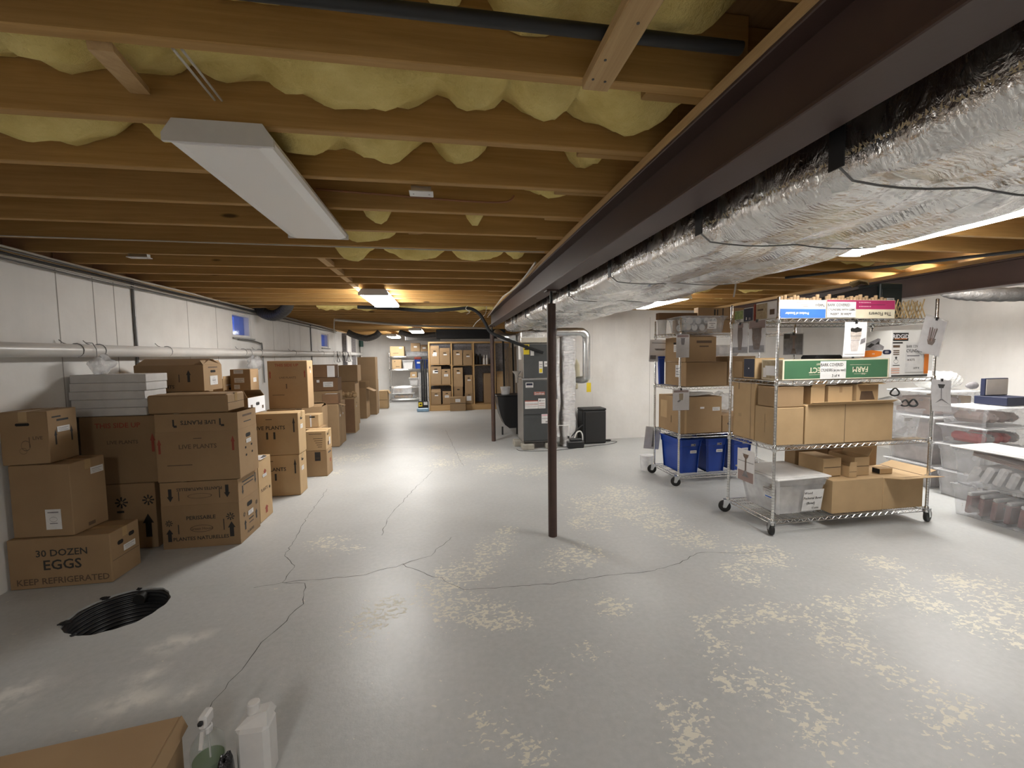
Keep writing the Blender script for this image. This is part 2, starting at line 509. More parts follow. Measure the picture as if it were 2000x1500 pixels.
# ---------------------------------------------------------------- the room
XL, XR, YB, YW, XI = -3.05, 7.2, 16.3, 7.52, 2.75     # side walls, far wall, furnace wall, inner corner
JZ, TOPZ = 2.42, 2.66                                  # underside and top of the joists
PEEL = [(0.17, 3.09, 0.22, 0.8), (0.38, 3.42, 0.2, 0.8), (0.01, 2.97, 0.2, 0.8), (0.53, 3.68, 0.15, 0.6), (1.03, 3.14, 0.22, 0.9), (0.85, 3.04, 0.15, 0.8), (0.07, 2.59, 0.2, 0.9), (0.26, 2.5, 0.16, 1), (0.39, 2.42, 0.1, 1), (-0.41, 2.68, 0.16, 0.75), (-0.48, 2.51, 0.14, 0.75), (-0.16, 2.77, 0.15, 0.6), (2.45, 2.91, 0.25, 0.8), (2.11, 2.65, 0.2, 0.7), (1.49, 2.21, 0.08, 1), (1.75, 2.19, 0.12, 1.1), (2.0, 2.19, 0.12, 1.1), (2.2, 2.2, 0.08, 0.9), (2.44, 2.16, 0.14, 1.15), (2.74, 2.21, 0.1, 1.1), (2.99, 2.25, 0.15, 1.2), (3.01, 2.1, 0.15, 1.1), (2.98, 1.96, 0.12, 1.1), (3.07, 1.86, 0.15, 1.2), (3.08, 1.75, 0.15, 1.2), (0.96, 1.68, 0.08, 1), (1.01, 1.61, 0.11, 1.15), (0.97, 1.49, 0.12, 1), (1.38, 1.75, 0.13, 0.8), (1.49, 1.69, 0.14, 0.8), (1.6, 1.59, 0.12, 0.75), (2.15, 1.76, 0.15, 0.7), (2.14, 1.92, 0.2, 0.7), (2.17, 1.65, 0.14, 0.75), (2.28, 1.41, 0.14, 0.75), (2.09, 1.34, 0.14, 0.75), (0.15, 1.71, 0.1, 0.85), (0.22, 1.63, 0.09, 0.9), (0.34, 1.55, 0.08, 1), (0.45, 1.92, 0.1, 0.6), (1.05, 2.46, 0.15, 0.65), (0.11, 1.8, 0.07, 0.9), (1.53, 1.44, 0.15, 0.65), (1.45, 2.0, 0.12, 0.7), (0.74, 2.09, 0.1, 0.6), (-1.54, 6.96, 0.4, 0.62), (-1.63, 6.08, 0.25, 0.65), (-0.01, 6.31, 0.35, 0.58), (0.49, 6.77, 0.45, 0.62), (0.72, 5.94, 0.4, 0.58), (1.66, 4.19, 0.4, 0.8), (1.93, 3.91, 0.35, 0.75), (1.34, 3.76, 0.25, 0.7), (2.01, 4.52, 0.35, 0.7), (1.99, 3.61, 0.3, 0.7), (2.07, 3.27, 0.25, 0.7), (-1.03, 3.77, 0.2, 0.7), (-0.79, 3.62, 0.12, 0.7), (3.52, 2.09, 0.35, 0.75), (3.23, 2.59, 0.2, 0.6), (-0.18, 7.42, 0.4, 0.5), (-1.39, 7.91, 0.5, 0.5), (1.79, 5.92, 0.4, 0.5), (1.18, 5.63, 0.4, 0.5)]
SCUFF = [(-1.57, 2.56, 0.075, 1), (-1.46, 2.58, 0.06, 1), (-1.63, 2.54, 0.045, 0.8), (-1.52, 2.15, 0.09, 1), (-1.53, 2.31, 0.068, 1), (-1.41, 2.17, 0.06, 0.9), (-1.27, 2.16, 0.06, 0.9), (-1.24, 2.17, 0.045, 0.8), (-2.09, 2.26, 0.112, 0.8), (-2.04, 2.32, 0.075, 0.6)]
CRACK = [[(-1.44, 5.36), (-1.4, 4.43), (-1.34, 3.83), (-1.31, 3.58), (-1.18, 3.39), (-1.17, 3.14), (-1.01, 3.09), (-0.95, 2.83), (-1.01, 2.6), (-1.06, 2.41), (-1.07, 2.26), (-1.1, 2.07), (-1.1, 1.99)], [(-1.17, 3.14), (-0.65, 3.13), (-0.35, 3.25), (-0.06, 2.99), (0.1, 2.81), (0.38, 2.79), (0.72, 2.77), (0.99, 2.79), (1.6, 2.82), (2.02, 3.01), (2.33, 2.93), (2.55, 2.93)], [(-0.35, 3.25), (-0.14, 3.36), (0.03, 3.67)], [(-0.59, 3.84), (-0.58, 4.27), (-0.43, 4.96), (-0.19, 5.91)], [(0.25, 6.1), (0.17, 7.14), (0.01, 9.21)], [(-1.08, 7.62), (0.09, 7.49)], [(-1.34, 3.11), (-1.17, 3.14)]]
HOLE_C, HOLE_R = (-2.10, 2.985), .255

def build_floor():
    mb = MB()
    def lines(a, b, step): 
        n = max(1, round((b - a) / step)); return [a + (b - a) * i / n for i in range(n + 1)]
    hx0, hx1, hy0, hy1 = HOLE_C[0] - .4, HOLE_C[0] + .4, HOLE_C[1] - .4, HOLE_C[1] + .4
    xs = lines(XL, hx0, .09)[:-1] + lines(hx0, hx1, .09)[:-1] + lines(hx1, 4.0, .09)[:-1] + lines(4.0, XR, .4)
    ys = lines(-4.3, 1.0, .4)[:-1] + lines(1.0, hy0, .09)[:-1] + lines(hy0, hy1, .09)[:-1] + lines(hy1, 8.0, .1)[:-1] + lines(8.0, YB, .3)
    ny = len(ys)
    verts = [(x, y, 0) for x in xs for y in ys]
    faces = []
    e = 1e-6
    for i in range(len(xs) - 1):
        for j in range(ny - 1):
            if xs[i] > hx0 - e and xs[i + 1] < hx1 + e and ys[j] > hy0 - e and ys[j + 1] < hy1 + e:
                continue
            faces.append((i * ny + j, (i + 1) * ny + j, (i + 1) * ny + j + 1, i * ny + j + 1))
    mb.add(verts, faces, 0)
    N = 72
    def sq(a):
        c, s_ = math.cos(a), math.sin(a); k = .4 / max(abs(c), abs(s_))
        return (HOLE_C[0] + c * k, HOLE_C[1] + s_ * k, 0)
    def ci(a, z=0):
        r = HOLE_R + .004 * math.sin(7 * a) + .003 * math.sin(17 * a + 1)
        return (HOLE_C[0] + r * math.cos(a), HOLE_C[1] + r * math.sin(a), z)
    A = [2 * PI * k / N for k in range(N)]
    mb.add([sq(a) for a in A] + [ci(a) for a in A] + [ci(a, -.014) for a in A],
           [(k, (k + 1) % N, N + (k + 1) % N, N + k) for k in range(N)] + [(N + k, N + (k + 1) % N, 2 * N + (k + 1) % N, 2 * N + k) for k in range(N)], 0)
    rnd = random.Random(3)
    for c in CRACK:
        pts = []
        for (a, b) in zip(c, c[1:]):
            L = math.dist(a, b); n = max(2, int(L / .05))
            for i in range(n):
                t = i / n
                pts.append((a[0] + (b[0] - a[0]) * t + rnd.uniform(-.012, .012), a[1] + (b[1] - a[1]) * t + rnd.uniform(-.012, .012)))
        pts.append(c[-1])
        vs_ = []
        for i, p in enumerate(pts):
            q0, q1 = pts[max(0, i - 1)], pts[min(len(pts) - 1, i + 1)]
            d = V((q1[0] - q0[0], q1[1] - q0[1])).normalized()
            w = rnd.uniform(.0010, .0030)
            vs_ += [(p[0] - d.y * w, p[1] + d.x * w, .0006), (p[0] + d.y * w, p[1] - d.x * w, .0006)]
        mb.add(vs_, [(2 * i, 2 * i + 1, 2 * i + 3, 2 * i + 2) for i in range(len(pts) - 1)], 1)
    o = mb.obj('floor', [FLOOR, CRACKM], 'grey painted concrete floor with cream flaking patches and cracks', kind='structure', loc=(0, 0, 0))
    me = o.data
    for nm, L in (('peel', PEEL), ('scuff', SCUFF)):
        at = me.attributes.new(nm, 'FLOAT', 'POINT')
        val = []
        for v in me.vertices:
            t = 0
            for (x, y, r, w) in L:
                d = math.hypot(v.co.x - x, v.co.y - y)
                if d < 1.7 * r:
                    k = 1 - d / (1.7 * r)
                    t = max(t, w * k * k * (3 - 2 * k) * 1.5)
            val.append(min(t, w * 1.5) if t else 0)
        at.data.foreach_set('value', val)
build_floor()

def struct(mb, name, mats, label, **k):
    return mb.obj(name, mats, label, kind='structure', **k)

w = MB(); w.box(XL - .1, XR + .1, -4.3, YB + .1, TOPZ, TOPZ + .03)
struct(w, 'ceiling', PLY, 'plywood subfloor above the open joists')
# side wall with two small window openings
W1 = (6.80, 7.41, 1.94, 2.29); W2 = (11.36, 12.03, 1.88, 2.24)
w = MB()
for y0, y1 in ((-4.3, W1[0]), (W1[1], W2[0]), (W2[1], YB + .2)):
    w.box(XL - .25, XL, y0, y1, 0, JZ - .04)
for q in (W1, W2):
    w.box(XL - .25, XL, q[0], q[1], 0, q[2]); w.box(XL - .25, XL, q[0], q[1], q[3], JZ - .04)
for y in (3.95, 4.31, 4.55, 5.7, 6.35, 8.3, 9.1, 9.75, 12.7, 13.5, 14.3):
    w.box(XL - .01, XL + .0012, y, y + .008, .3, JZ - .08, m=1)
struct(w, 'wall_left', [WALL, SEAM], 'white painted concrete wall behind the row of boxes')
w = MB(); w.box(XL - .25, XI + .2, YB, YB + .2, 0, TOPZ); struct(w, 'wall_back', WALL, 'pale far wall behind the storage racks')
w = MB(); w.box(XI, XI + .2, YW, YB, 0, TOPZ)
w.obj('wall_inner', WALL, 'side wall of the far room beside the lumber', kind='structure')
w = MB(); w.box(1.95, XI - .001, YW, YW + .2, 0, TOPZ); w.box(XI + .201, XR + .1, YW, YW + .2, 0, TOPZ); w.box(XI, XI + .2, YW - .0008, YW - .0001, 0, TOPZ)
for x in (3.89, 4.9):
    w.box(x, x + .006, YW - .0013, YW - .0006, .02, 2.3, m=1)
struct(w, 'wall_furnace', [WALL, SEAM], 'white wall behind the furnace and black appliance')
w = MB(); w.box(XR, XR + .2, -4.3, YW + .2, 0, TOPZ); struct(w, 'wall_right', WALL, 'white wall behind the plastic totes')
w = MB(); w.box(XL - .25, XR + .2, -4.5, -4.3, 0, TOPZ); struct(w, 'wall_front', WALL, 'white wall behind the camera')

for n, q in ((1, W1), (2, W2)):
    r = root('window_%d' % n, (XL - .12, (q[0] + q[1]) / 2, q[2]), 'small high basement window with dusk blue pane%s' % (' near the grey flex duct' if n == 1 else ' farther along the white wall'), 'window')
    r['kind'] = 'structure'
    f = MB()
    t = .03
    f.box(XL - .16, XL - .02, q[0], q[0] + t, q[2], q[3]); f.box(XL - .16, XL - .02, q[1] - t, q[1], q[2], q[3])
    f.box(XL - .16, XL - .02, q[0] + t, q[1] - t, q[3] - t, q[3]); f.box(XL - .16, XL - .02, q[0] + t, q[1] - t, q[2], q[2] + t)
    f.obj('window_frame', LAMPW, parent=r)
    g = MB(); g.box(XL - .10, XL - .092, q[0] + t, q[1] - t, q[2] + t, q[3] - t); g.obj('pane', PANE, parent=r)
    s_ = MB(); s_.box(XL + .001, XL + .035, q[0] - .03, q[1] + .05, q[2] - .035, q[2] - .012, c=.003); s_.obj('window_sill', GREYC, parent=r)
    b = MB(); b.box(XL - .26, XL - .2, q[0] - .01, q[1] + .01, q[2] - .4, q[2] - .02)
w = MB()
w.box(XL - .2, XL + .01, -4.3, YB, JZ - .039, JZ - .001)
w.obj('trim_1', LUMB_Y, 'wooden sill plate on top of the white concrete wall', kind='structure')

m = MB(); m.box(XL - .2, XL - .13, -4.3, YB, JZ, TOPZ); m.obj('trim_4', LUMB_Y, 'rim joist closing the joist ends above the white wall', kind='structure')
# joists ------------------------------------------------------------------
def joist(x0, x1, y, label, group, bow=0):
    m = MB(); m.box(x0, x1, y, y + .038, JZ, TOPZ - .002, c=.003)
    return m.obj('ceiling_joist', JOIST, label, 'joist', group)
SP, Y1 = .4064, 1.255
ks = range(-13, 37)
for k in ks:
    joist(XL - .12, .975, Y1 + SP * k, 'bare wooden ceiling joist spanning from the white wall to the brown beam', 'ceiling joists over the aisle')
    y = Y1 + SP * k + .0395
    if y < YW - .1:
        joist(.55 + .12 * random.random(), XR - .02, y, 'bare wooden ceiling joist lapped over the brown beam above the shelving racks', 'ceiling joists over the shelving side')
    elif y < YB - .1:
        joist(.55 + .12 * random.random(), XI - .02, y, 'bare wooden ceiling joist lapped over the beam beyond the furnace', 'ceiling joists beyond the furnace')

# insulation --------------------------------------------------------------
def batt(k, x0, x1, humps, label, base=.03, seed=0, right=False, group='insulation batts between the joists'):
    """fibreglass pushed up between two joists; humps = (centre x, half width, sag)"""
    ya = Y1 + SP * k + (.080 if (right or x1 > .5) else .041); yb = Y1 + SP * (k + 1) - .004
    rnd = random.Random(seed + k * 13)
    ph = [(rnd.uniform(3, 9), rnd.uniform(0, 6), rnd.uniform(2, 7), rnd.uniform(0, 6)) for _ in range(4)]
    nu, nv = max(16, int((x1 - x0) / .035)), 12
    ZT = TOPZ - .006
    def low(x, t):
        s_ = base
        for (c, hw, d) in humps:
            q = abs(x - c) / hw
            if q < 1: s_ = max(s_, d * (1 - q ** 2.4))
        prof = .62 + .38 * math.sin(PI * min(1, max(0, .12 + t * .85)))
        n = .010 * sum(math.sin(p[0] * x * 2.3 + p[1]) * math.sin(p[2] * t * 3 + p[3]) for p in ph) + .006 * math.sin(41 * x + 9 * t) 
        return min(ZT - .012, ZT - s_ * prof + n)
    m = MB()
    m.grid(lambda a, b: (x0 + (x1 - x0) * a, ya + (yb - ya) * b, low(x0 + (x1 - x0) * a, b)), nu, nv)
    m.grid(lambda a, b: (x0 + (x1 - x0) * a, ya + (yb - ya) * b, ZT), nu, 1)
    for b in (0, 1):
        m.grid(lambda a, t: (x0 + (x1 - x0) * a, ya if b == 0 else yb, ZT + (low(x0 + (x1 - x0) * a, b) - ZT) * t), nu, 1)
    for a in (0, 1):
        m.grid(lambda b, t: (x0 if a == 0 else x1, ya + (yb - ya) * b, ZT + (low(x0 if a == 0 else x1, b) - ZT) * t), nv, 1)
    return m.obj('insulation_batt', INSUL, label, 'insulation', group, smooth='all')
B = 'yellow fibreglass batt '
batt(-2, -1.2, .84, [(-.3, .8, .2)], B + 'at the very edge of the picture above the black pipe', seed=9)
batt(-1, -1.0, .845, [(-.36, .45, .178), (.02, .08, .17), (.27, .16, .17), (.58, .30, .178), (-.8, .25, .14)], B + 'above the black pipe with a torn tuft hanging from it', seed=1)
batt(0, -4.3, .845, [(-2.0, .4, .17), (-1.5, .3, .15), (-1.15, .18, .15), (-.93, .16, .14), (-.68, .18, .14), (-.28, .40, .21), (.13, .17, .18), (.38, .17, .195), (.70, .28, .225)], B + 'sagging in big lobes behind the white cord loops', seed=2)
batt(1, -2.6, .845, [(-4.3, .4, .2), (-1.5, .35, .215), (-1.0, .2, .20), (-.55, .2, .2), (-.25, .22, .21), (.1, .16, .19), (.7, .12, .17)], B + 'peeping below the joist at the near end of the unlit lamp', seed=3)
batt(2, -.4, .845, [(.2, .2, .1), (.6, .2, .16)], B + 'hidden above the small white junction box', seed=4)
batt(3, -.9, .845, [(-.38, .13, .225), (.22, .09, .215)], B + 'tucked beside the middle of the unlit lamp', seed=5)
batt(4, -1.0, .845, [(-.5, .3, .235)], B + 'showing at the far end of the unlit lamp', seed=6)
batt(5, -.9, .845, [(-.68, .24, .262), (-.2, .38, .268), (.3, .36, .258), (.62, .14, .24)], B + 'drooping in a long scalloped strip below the joist', seed=7)
batt(14, -1.95, .845, [(-1.75, .4, .28), (-1.25, .4, .28), (-.2, .55, .30), (.3, .5, .30), (.6, .3, .28)], B + 'hanging in a strip around the black coolant hose', seed=8, base=.255)
batt(11, 2.1, 4.6, [(2.75, .45, .27), (3.5, .5, .25), (4.2, .3, .2)], B + 'over the second shelving rack beside the foil duct', seed=10, right=True)
batt(9, 2.0, 4.7, [(2.6, .4, .24), (3.3, .4, .26), (4.1, .4, .23)], B + 'over the shelving rack, between it and the foil duct', seed=11, right=True)
batt(5, 3.5, 4.75, [(4.0, .3, .22), (4.5, .2, .25)], B + 'behind the lit lamp above the flower boxes', seed=12, right=True)
batt(6, 4.96, 6.9, [(5.4, .4, .25), (6.2, .5, .23)], B + 'over the plastic totes beyond the second brown beam', seed=13, right=True)

# blocking, bridging
m = MB(); m.box(.425, .505, .892, 1.252, JZ - .035, JZ - .002, c=.003)
for x, y in ((.475, .99), (.445, 1.12), (.44, 1.20), (.478, 1.205)):
    m.lathe([(.004, -.0365), (.004, -.033)], (x, y, JZ), 8, m=1)
m.obj('wood_block', [LUMB_Y, CRACKM], 'pale nailed wood block bridging two joists in front of the brown beam', 'lumber')
def brace(a, b, wd, th, label, name='bridging_brace'):
    a, b = V(a), V(b); d = (b - a).normalized(); s_ = V((1, 0, 0)); n = d.cross(s_).normalized()
    m = MB()
    q = [a - s_ * wd / 2 - n * th / 2, a + s_ * wd / 2 - n * th / 2, a + s_ * wd / 2 + n * th / 2, a - s_ * wd / 2 + n * th / 2]
    m.hexa(q, [p + (b - a) for p in q])
    m.obj(name, LUMB_Y, label, 'lumber', 'bridging braces between joists')
brace((-.86, 1.30, 2.415), (-.98, 1.645, 2.50), .06, .02, 'slanted wooden brace between joists beside the white cord loops')
brace((-.18, 2.925, 2.425), (.03, 3.27, 2.56), .06, .02, 'slanted wooden brace between joists beyond the white junction box')
for i, k in enumerate((6, 7, 8, 9, 10, 11)):
    x = -1.02 - .004 * i
    m = MB(); m.box(x, x + .06, Y1 + SP * k + .04, Y1 + SP * (k + 1) - .002, JZ + .01, JZ + .05)
    m.obj('bridging_brace', LUMB_Y, 'short pale wood bridging strip between joists behind the unlit lamp', 'lumber', 'row of bridging strips')

# beams and posts -----------------------------------------------------------
def ibeam(name, xc, wd, y0, y1, z0, z1, label):
    m = MB(); h = wd / 2
    m.box(xc - h, xc + h, y0, y1, z0, z0 + .014, c=.003)
    m.box(xc - h, xc + h, y0, y1, z1 - .014, z1, c=.003)
    m.box(xc - .006, xc + .006, y0, y1, z0 + .014, z1 - .014)
    return m.obj(name, STEEL_BR, label, kind='structure', cat='beam')
ibeam('steel_beam', .912, .142, -4.25, 7.98, 2.155, 2.380, 'long brown steel beam running beside the foil duct')
m = MB(); m.box(.842, .984, -4.25, 7.98, 2.381, 2.419, c=.003); m.obj('trim_2', LUMB_Y, 'wooden plate lying on top of the brown beam', kind='structure')
ibeam('steel_beam', 4.87, .142, -4.25, 7.5, 2.155, 2.380, 'second brown steel beam above the plastic totes')
m = MB(); m.box(4.80, 4.94, -4.25, 7.5, 2.381, 2.419); m.obj('trim_3', LUMB_Y, 'wooden plate on top of the second brown beam', kind='structure')
def post(x, y, ztop, label):
    r = root('support_post', (x, y, 0), label, 'post', 'brown steel support posts')
    m = MB(); m.lathe([(.0385, .0), (.0385, ztop - .115)], (x, y, 0), 24); m.obj('tube', POST_BR, parent=r, smooth=True)
    m = MB(); m.lathe([(.012, ztop - .115), (.012, ztop - .012)], (x, y, 0), 12); m.obj('jack_screw', BLACK, parent=r, smooth=True)
    m = MB(); m.box(x - .05, x + .05, y - .05, y + .05, ztop - .012, ztop - .001)
    for sx in (-1, 1):
        m.lathe([(.008, ztop - .022), (.008, ztop - .011)], (x + sx * .04, y - .035, 0), 8)
    m.obj('top_plate', POST_BR, parent=r)
post(.922, 3.535, 2.155, 'brown steel support post standing on flaking floor beside the shelving')
post(.90, 7.80, 2.155, 'brown steel support post under the beam end, beside the furnace')

# foil wrapped duct -----------------------------------------------------------
STRAPS = [-.4, .98, 1.58, 2.5, 3.35, 4.25, 5.2, 6.2]
def duct():
    r = root('insulated_duct', (1.46, 3, 2.05), 'big foil wrapped air duct hanging beside the brown beam', 'duct')
    xa, xb, zb, zt = 1.075, 1.86, 2.055, 2.405
    prof = []
    n = 9
    for i in range(9): prof.append((xa, zt + (zb + .06 - zt) * i / 9, -1, 0))
    for i in range(6):
        a = PI / 2 * i / 6; prof.append((xa + .06 - .06 * math.cos(a), zb + .06 - .06 * math.sin(a), -math.cos(a), -math.sin(a)))
    for i in range(25): prof.append((xa + .06 + (xb - xa - .12) * i / 24, zb, 0, -1))
    for i in range(1, 7):
        a = PI / 2 * i / 6; prof.append((xb - .06 + .06 * math.sin(a), zb + .06 - .06 * math.cos(a), math.sin(a), -math.cos(a)))
    for i in range(1, 9): prof.append((xb, zb + .06 + (zt - zb - .06) * i / 8, 1, 0))
    ys = []
    y = -2.0
    while y < 7.3:
        ys.append(y); y += .045 if y > .4 else .15
    ys.append(7.3)
    rnd = random.Random(5)
    W = [(rnd.uniform(4, 16), rnd.uniform(3, 12), rnd.uniform(0, 6)) for _ in range(8)]
    m = MB(); vs_ = []
    for yy in ys:
        d = min(abs(yy - s_) for s_ in STRAPS)
        pin = math.exp(-(d / .07) ** 2)
        for i, (x, z, nx, nz) in enumerate(prof):
            u = (x - xa) / (xb - xa)
            bulge = .035 * (1 - pin) * (abs(math.sin(2 * PI * u)) ** .6 if nz < -.5 else .5) 
            seam = .018 * math.exp(-((u - .52) / .02) ** 2) if nz < -.5 else 0
            wr = .005 * sum(math.sin(a * yy + b * u * 4 + c) for a, b, c in W) / 2
            k = bulge + wr - pin * .012 + seam
            vs_.append((x + nx * k, yy, min(zt, z + nz * k)))
    P_ = len(prof)
    m.add(vs_, [(i * P_ + k, i * P_ + k + 1, (i + 1) * P_ + k + 1, (i + 1) * P_ + k) for i in range(len(ys) - 1) for k in range(P_ - 1)]
          + [tuple(range(P_)), tuple(range((len(ys) - 1) * P_ + P_ - 1, (len(ys) - 1) * P_ - 1, -1))] + [(k * P_, (k + 1) * P_, (k + 1) * P_ + P_ - 1, k * P_ + P_ - 1) for k in range(len(ys) - 1)])
    m.obj('duct_wrap', FOIL, parent=r, smooth='all')
    for s_ in STRAPS:
        if s_ < 0: continue
        b = MB()
        b.box(xa - .054, xa - .050, s_ - .022, s_ + .022, zb + .02, JZ - .001)
        b.obj('hanger_strap', BLACK, parent=r)
        c = MB()
        pts = [(xa - .048, s_, zb + .03)] + [(xa + (xb - xa) * t / 10, s_ + .004 * math.sin(t), zb - .006 - .010 * abs(math.sin(PI * t / 5))) for t in range(11)] + [(xb + .014, s_, zb + .06), (xb + .016, s_, JZ)]
        c.tube(pts, .0032, 6); c.obj('hanger_cord', GREYC, parent=r)
    # torn paper fringe along the lower edge
    fr = MB()
    rn = random.Random(8)
    for i in range(1500):
        y = .5 + 6.3 * i / 1500 + rn.uniform(-.01, .01)
        L = rn.uniform(.004, .012)
        x = xa - .031 - rn.uniform(0, .004); z = zb + .045 + rn.uniform(0, .012)
        fr.quad((x, y, z), (x, y + rn.uniform(.003, .008), z), (x - rn.uniform(.002, .008), y + rn.uniform(-.006, .010), z + L))
    fr.obj('torn_fringe', PTAN, parent=r, kind='stuff')
duct()

# ---------------------------------------------------------------- lamps
def lamp(x0, x1, y0, y1, zb, on, label, hang=False):
    r = root('ceiling_light', ((x0 + x1) / 2, (y0 + y1) / 2, zb), label, 'ceiling light')
    zt = zb + .08
    m = MB(); m.box(x0 + .03, x1 - .03, y0 + .012, y1 - .012, zb + .061, zt, c=.004); m.obj('housing', LAMPW, parent=r)
    m = MB()
    P_ = [(x0 + .016, zb + .059), (x0 + .004, zb + .030), (x0 + .010, zb + .012), (x0 + .05, zb + .001), (x1 - .05, zb + .001), (x1 - .010, zb + .012), (x1 - .004, zb + .030), (x1 - .016, zb + .059), (x1 - .03, zb + .0605), (x0 + .03, zb + .0605)]
    n = len(P_)
    m.add([(x, y, z) for y in (y0 + .013, y1 - .013) for x, z in P_], [(k, (k + 1) % n, n + (k + 1) % n, n + k) for k in range(n)] + [tuple(range(n)), tuple(range(2 * n - 1, n - 1, -1))])
    m.obj('diffuser', lens_mat(on), parent=r)
    for ya, yb in ((y0, y0 + .012), (y1 - .012, y1)):
        m = MB()
        q = [(x0 - .004, zb + .004), (x1 + .004, zb + .004), (x1 + .004, zb + .03), (x1 - .03, zt), (x0 + .03, zt), (x0 - .004, zb + .03)]
        n = len(q)
        m.add([(x, y, z) for y in (ya, yb) for x, z in q], [(k, (k + 1) % n, n + (k + 1) % n, n + k) for k in range(n)] + [tuple(range(n)), tuple(range(2 * n - 1, n - 1, -1))])
        m.obj('end_cap', LAMPW, parent=r)
    if hang:
        for y in (y0 + .2, y1 - .2):
            m = MB(); m.tube([((x0 + x1) / 2, y, zt - .002), ((x0 + x1) / 2, y, JZ + .01)], .006, 6); m.obj('hanger_chain', CABLE, parent=r)
lamp(-.92, -.575, 1.64, 2.83, 2.338, 0, 'unlit wraparound fluorescent lamp on the bare joists')
lamp(-.98, -.635, 5.27, 6.50, 2.338, 1.45, 'lit fluorescent lamp on the joists above the aisle of boxes')
lamp(-.875, -.53, 11.1, 12.32, 2.27, .9, 'lit fluorescent lamp hung on chains before the wooden rack', True)
lamp(-1.78, -1.435, 13.75, 14.97, 2.25, .9, 'small-looking lit lamp hung low before the far wire rack', True)
lamp(3.02, 3.36, 5.32, 6.55, 2.338, .55, 'lit fluorescent lamp above the shelving by the furnace wall')
lamp(2.90, 3.24, 1.66, 2.88, 2.338, .8, 'lit fluorescent lamp beside the foil duct, above the flower boxes')
lamp(-.92, -.575, -2.35, -1.12, 2.338, 1.1, 'added fill lamp, unseen on the joists behind the camera')  # unseen lamp added to brighten the box fronts, joist faces and insulation
lamp(5.12, 5.46, 3.2, 4.42, 2.338, 1.5, 'added fill lamp above the plastic totes, hidden by the second brown beam')  # lamp added out of sight behind the beam to brighten the wall and totes

# ---------------------------------------------------------------- pipes, cables, small ceiling things
def pipe(name, pts, r, mat, label, cat='pipe', n=12, group=None):
    m = MB(); m.tube(pts, r, n); return m.obj(name, mat, label, cat, group, smooth=True)
def curve_pts(P_, n=8):
    out = []
    P_ = [V(p) for p in P_]
    for i in range(len(P_) - 1):
        a, b, c, d = P_[max(0, i - 1)], P_[i], P_[i + 1], P_[min(len(P_) - 1, i + 2)]
        for k in range(n):
            t = k / n
            out.append(.5 * ((2 * b) + (c - a) * t + (2 * a - 5 * b + 4 * c - d) * t * t + (3 * b - a - 3 * c + d) * t ** 3))
    out.append(P_[-1]); return out
pipe('black_pipe', [(-1.1, 1.10, 2.438), (.83, 1.10, 2.438)], .017, RUBBER, 'black pipe passing across the bay in front of the pale wood block', n=14)
# wall drain pipe with straps
r = root('drain_pipe', (XL + .1, 7, 1.63), 'long white plastic drain pipe along the concrete wall', 'pipe')
m = MB(); m.tube([(XL + .10, -2.2, 1.675), (XL + .10, 5.0, 1.69), (XL + .10, 16.1, 1.735)], .053, 24); m.obj('pipe_run', PVC, parent=r, smooth=True)
for y in (3.96, 4.19, 5.1, 6.85, 7.4, 9.0, 11.0, 13.0):
    z = 1.675 + .004 * y
    m = MB(); m.tube([(XL + .02, y - .05, z + .085), (XL + .03, y - .03, z + .06)] + [(XL + .10 + .0555 * math.cos(a), y, z + .0555 * math.sin(a)) for a in [PI * (.75 - k * .15) for k in range(9)]], .0035, 6)
    m.obj('pipe_hook', GREYC, parent=r)
def conduit(y, z0, z1, label):
    pipe('wall_conduit', [(XL + .014, y, z0), (XL + .014, y, z1)], .013, GREYC, label, 'conduit', 10)
conduit(4.785, 1.25, JZ - .01, 'grey conduit running down the white wall behind the drain pipe')
conduit(10.47, 1.45, JZ - .01, 'thin grey conduit on the white wall between the two windows')
m = MB(); m.tube(curve_pts([(XL + .03, 6.9, 1.90), (XL + .04, 7.35, 1.89), (XL + .04, 7.62, 1.86), (XL + .035, 7.7, 1.80), (XL + .035, 7.72, 1.2)]), .012, 8)
m.obj('wall_conduit', GREYC, 'bent grey conduit below the window sill of the first window', 'conduit', smooth=True)
for i, y in enumerate((13.6, 14.9)):
    m = MB(); m.box(XL + .001, XL + .12, y, y + .10, .4, 2.36); m.obj('wall_stud', PGREY, 'grey vertical stud on the white wall past the second window', 'stud', 'grey wall studs')
# cables along the sill
rn = random.Random(4)
for i in range(5):
    pts = [(XL + .02 + .02 * (i % 3) + rn.uniform(0, .01), y, JZ - .015 - .022 * i + rn.uniform(-.008, .008)) for y in [-2 + .7 * k for k in range(22)]]
    m = MB(); m.tube(curve_pts(pts, 3), .007 if i % 2 else .009, 6)
    m.obj('wall_cable', [CABLE, GREYC, RUBBER, CABLE, GREYC][i], 'cable in the untidy bundle along the wooden sill plate', 'cable', 'cables along the sill plate', smooth=True)
pipe('joist_cable', curve_pts([(-.57, 2.08, 2.43), (-.50, 2.13, 2.445), (-.3, 2.13, 2.45), (-.2, 2.14, 2.46), (-.17, 2.1, 2.52)]), .006, CABLE, 'white cable looping out from the unlit lamp', 'cable', 8)
pipe('joist_cable', curve_pts([(-.65, 2.44, 2.50), (-.3, 2.445, 2.49), (.1, 2.44, 2.475), (.36, 2.43, 2.475), (.42, 2.42, 2.51)]), .006, COPPER, 'copper brown cable stapled along a joist beyond the junction box', 'cable', 8)
pipe('joist_cable', curve_pts([(-2.9, 3.28, 2.42), (-1.6, 3.27, 2.41), (-.5, 3.27, 2.405), (.2, 3.26, 2.40), (.8, 3.27, 2.41)]), .0045, CABLE, 'thin white cable strung under a joist from wall to beam', 'cable', 8)
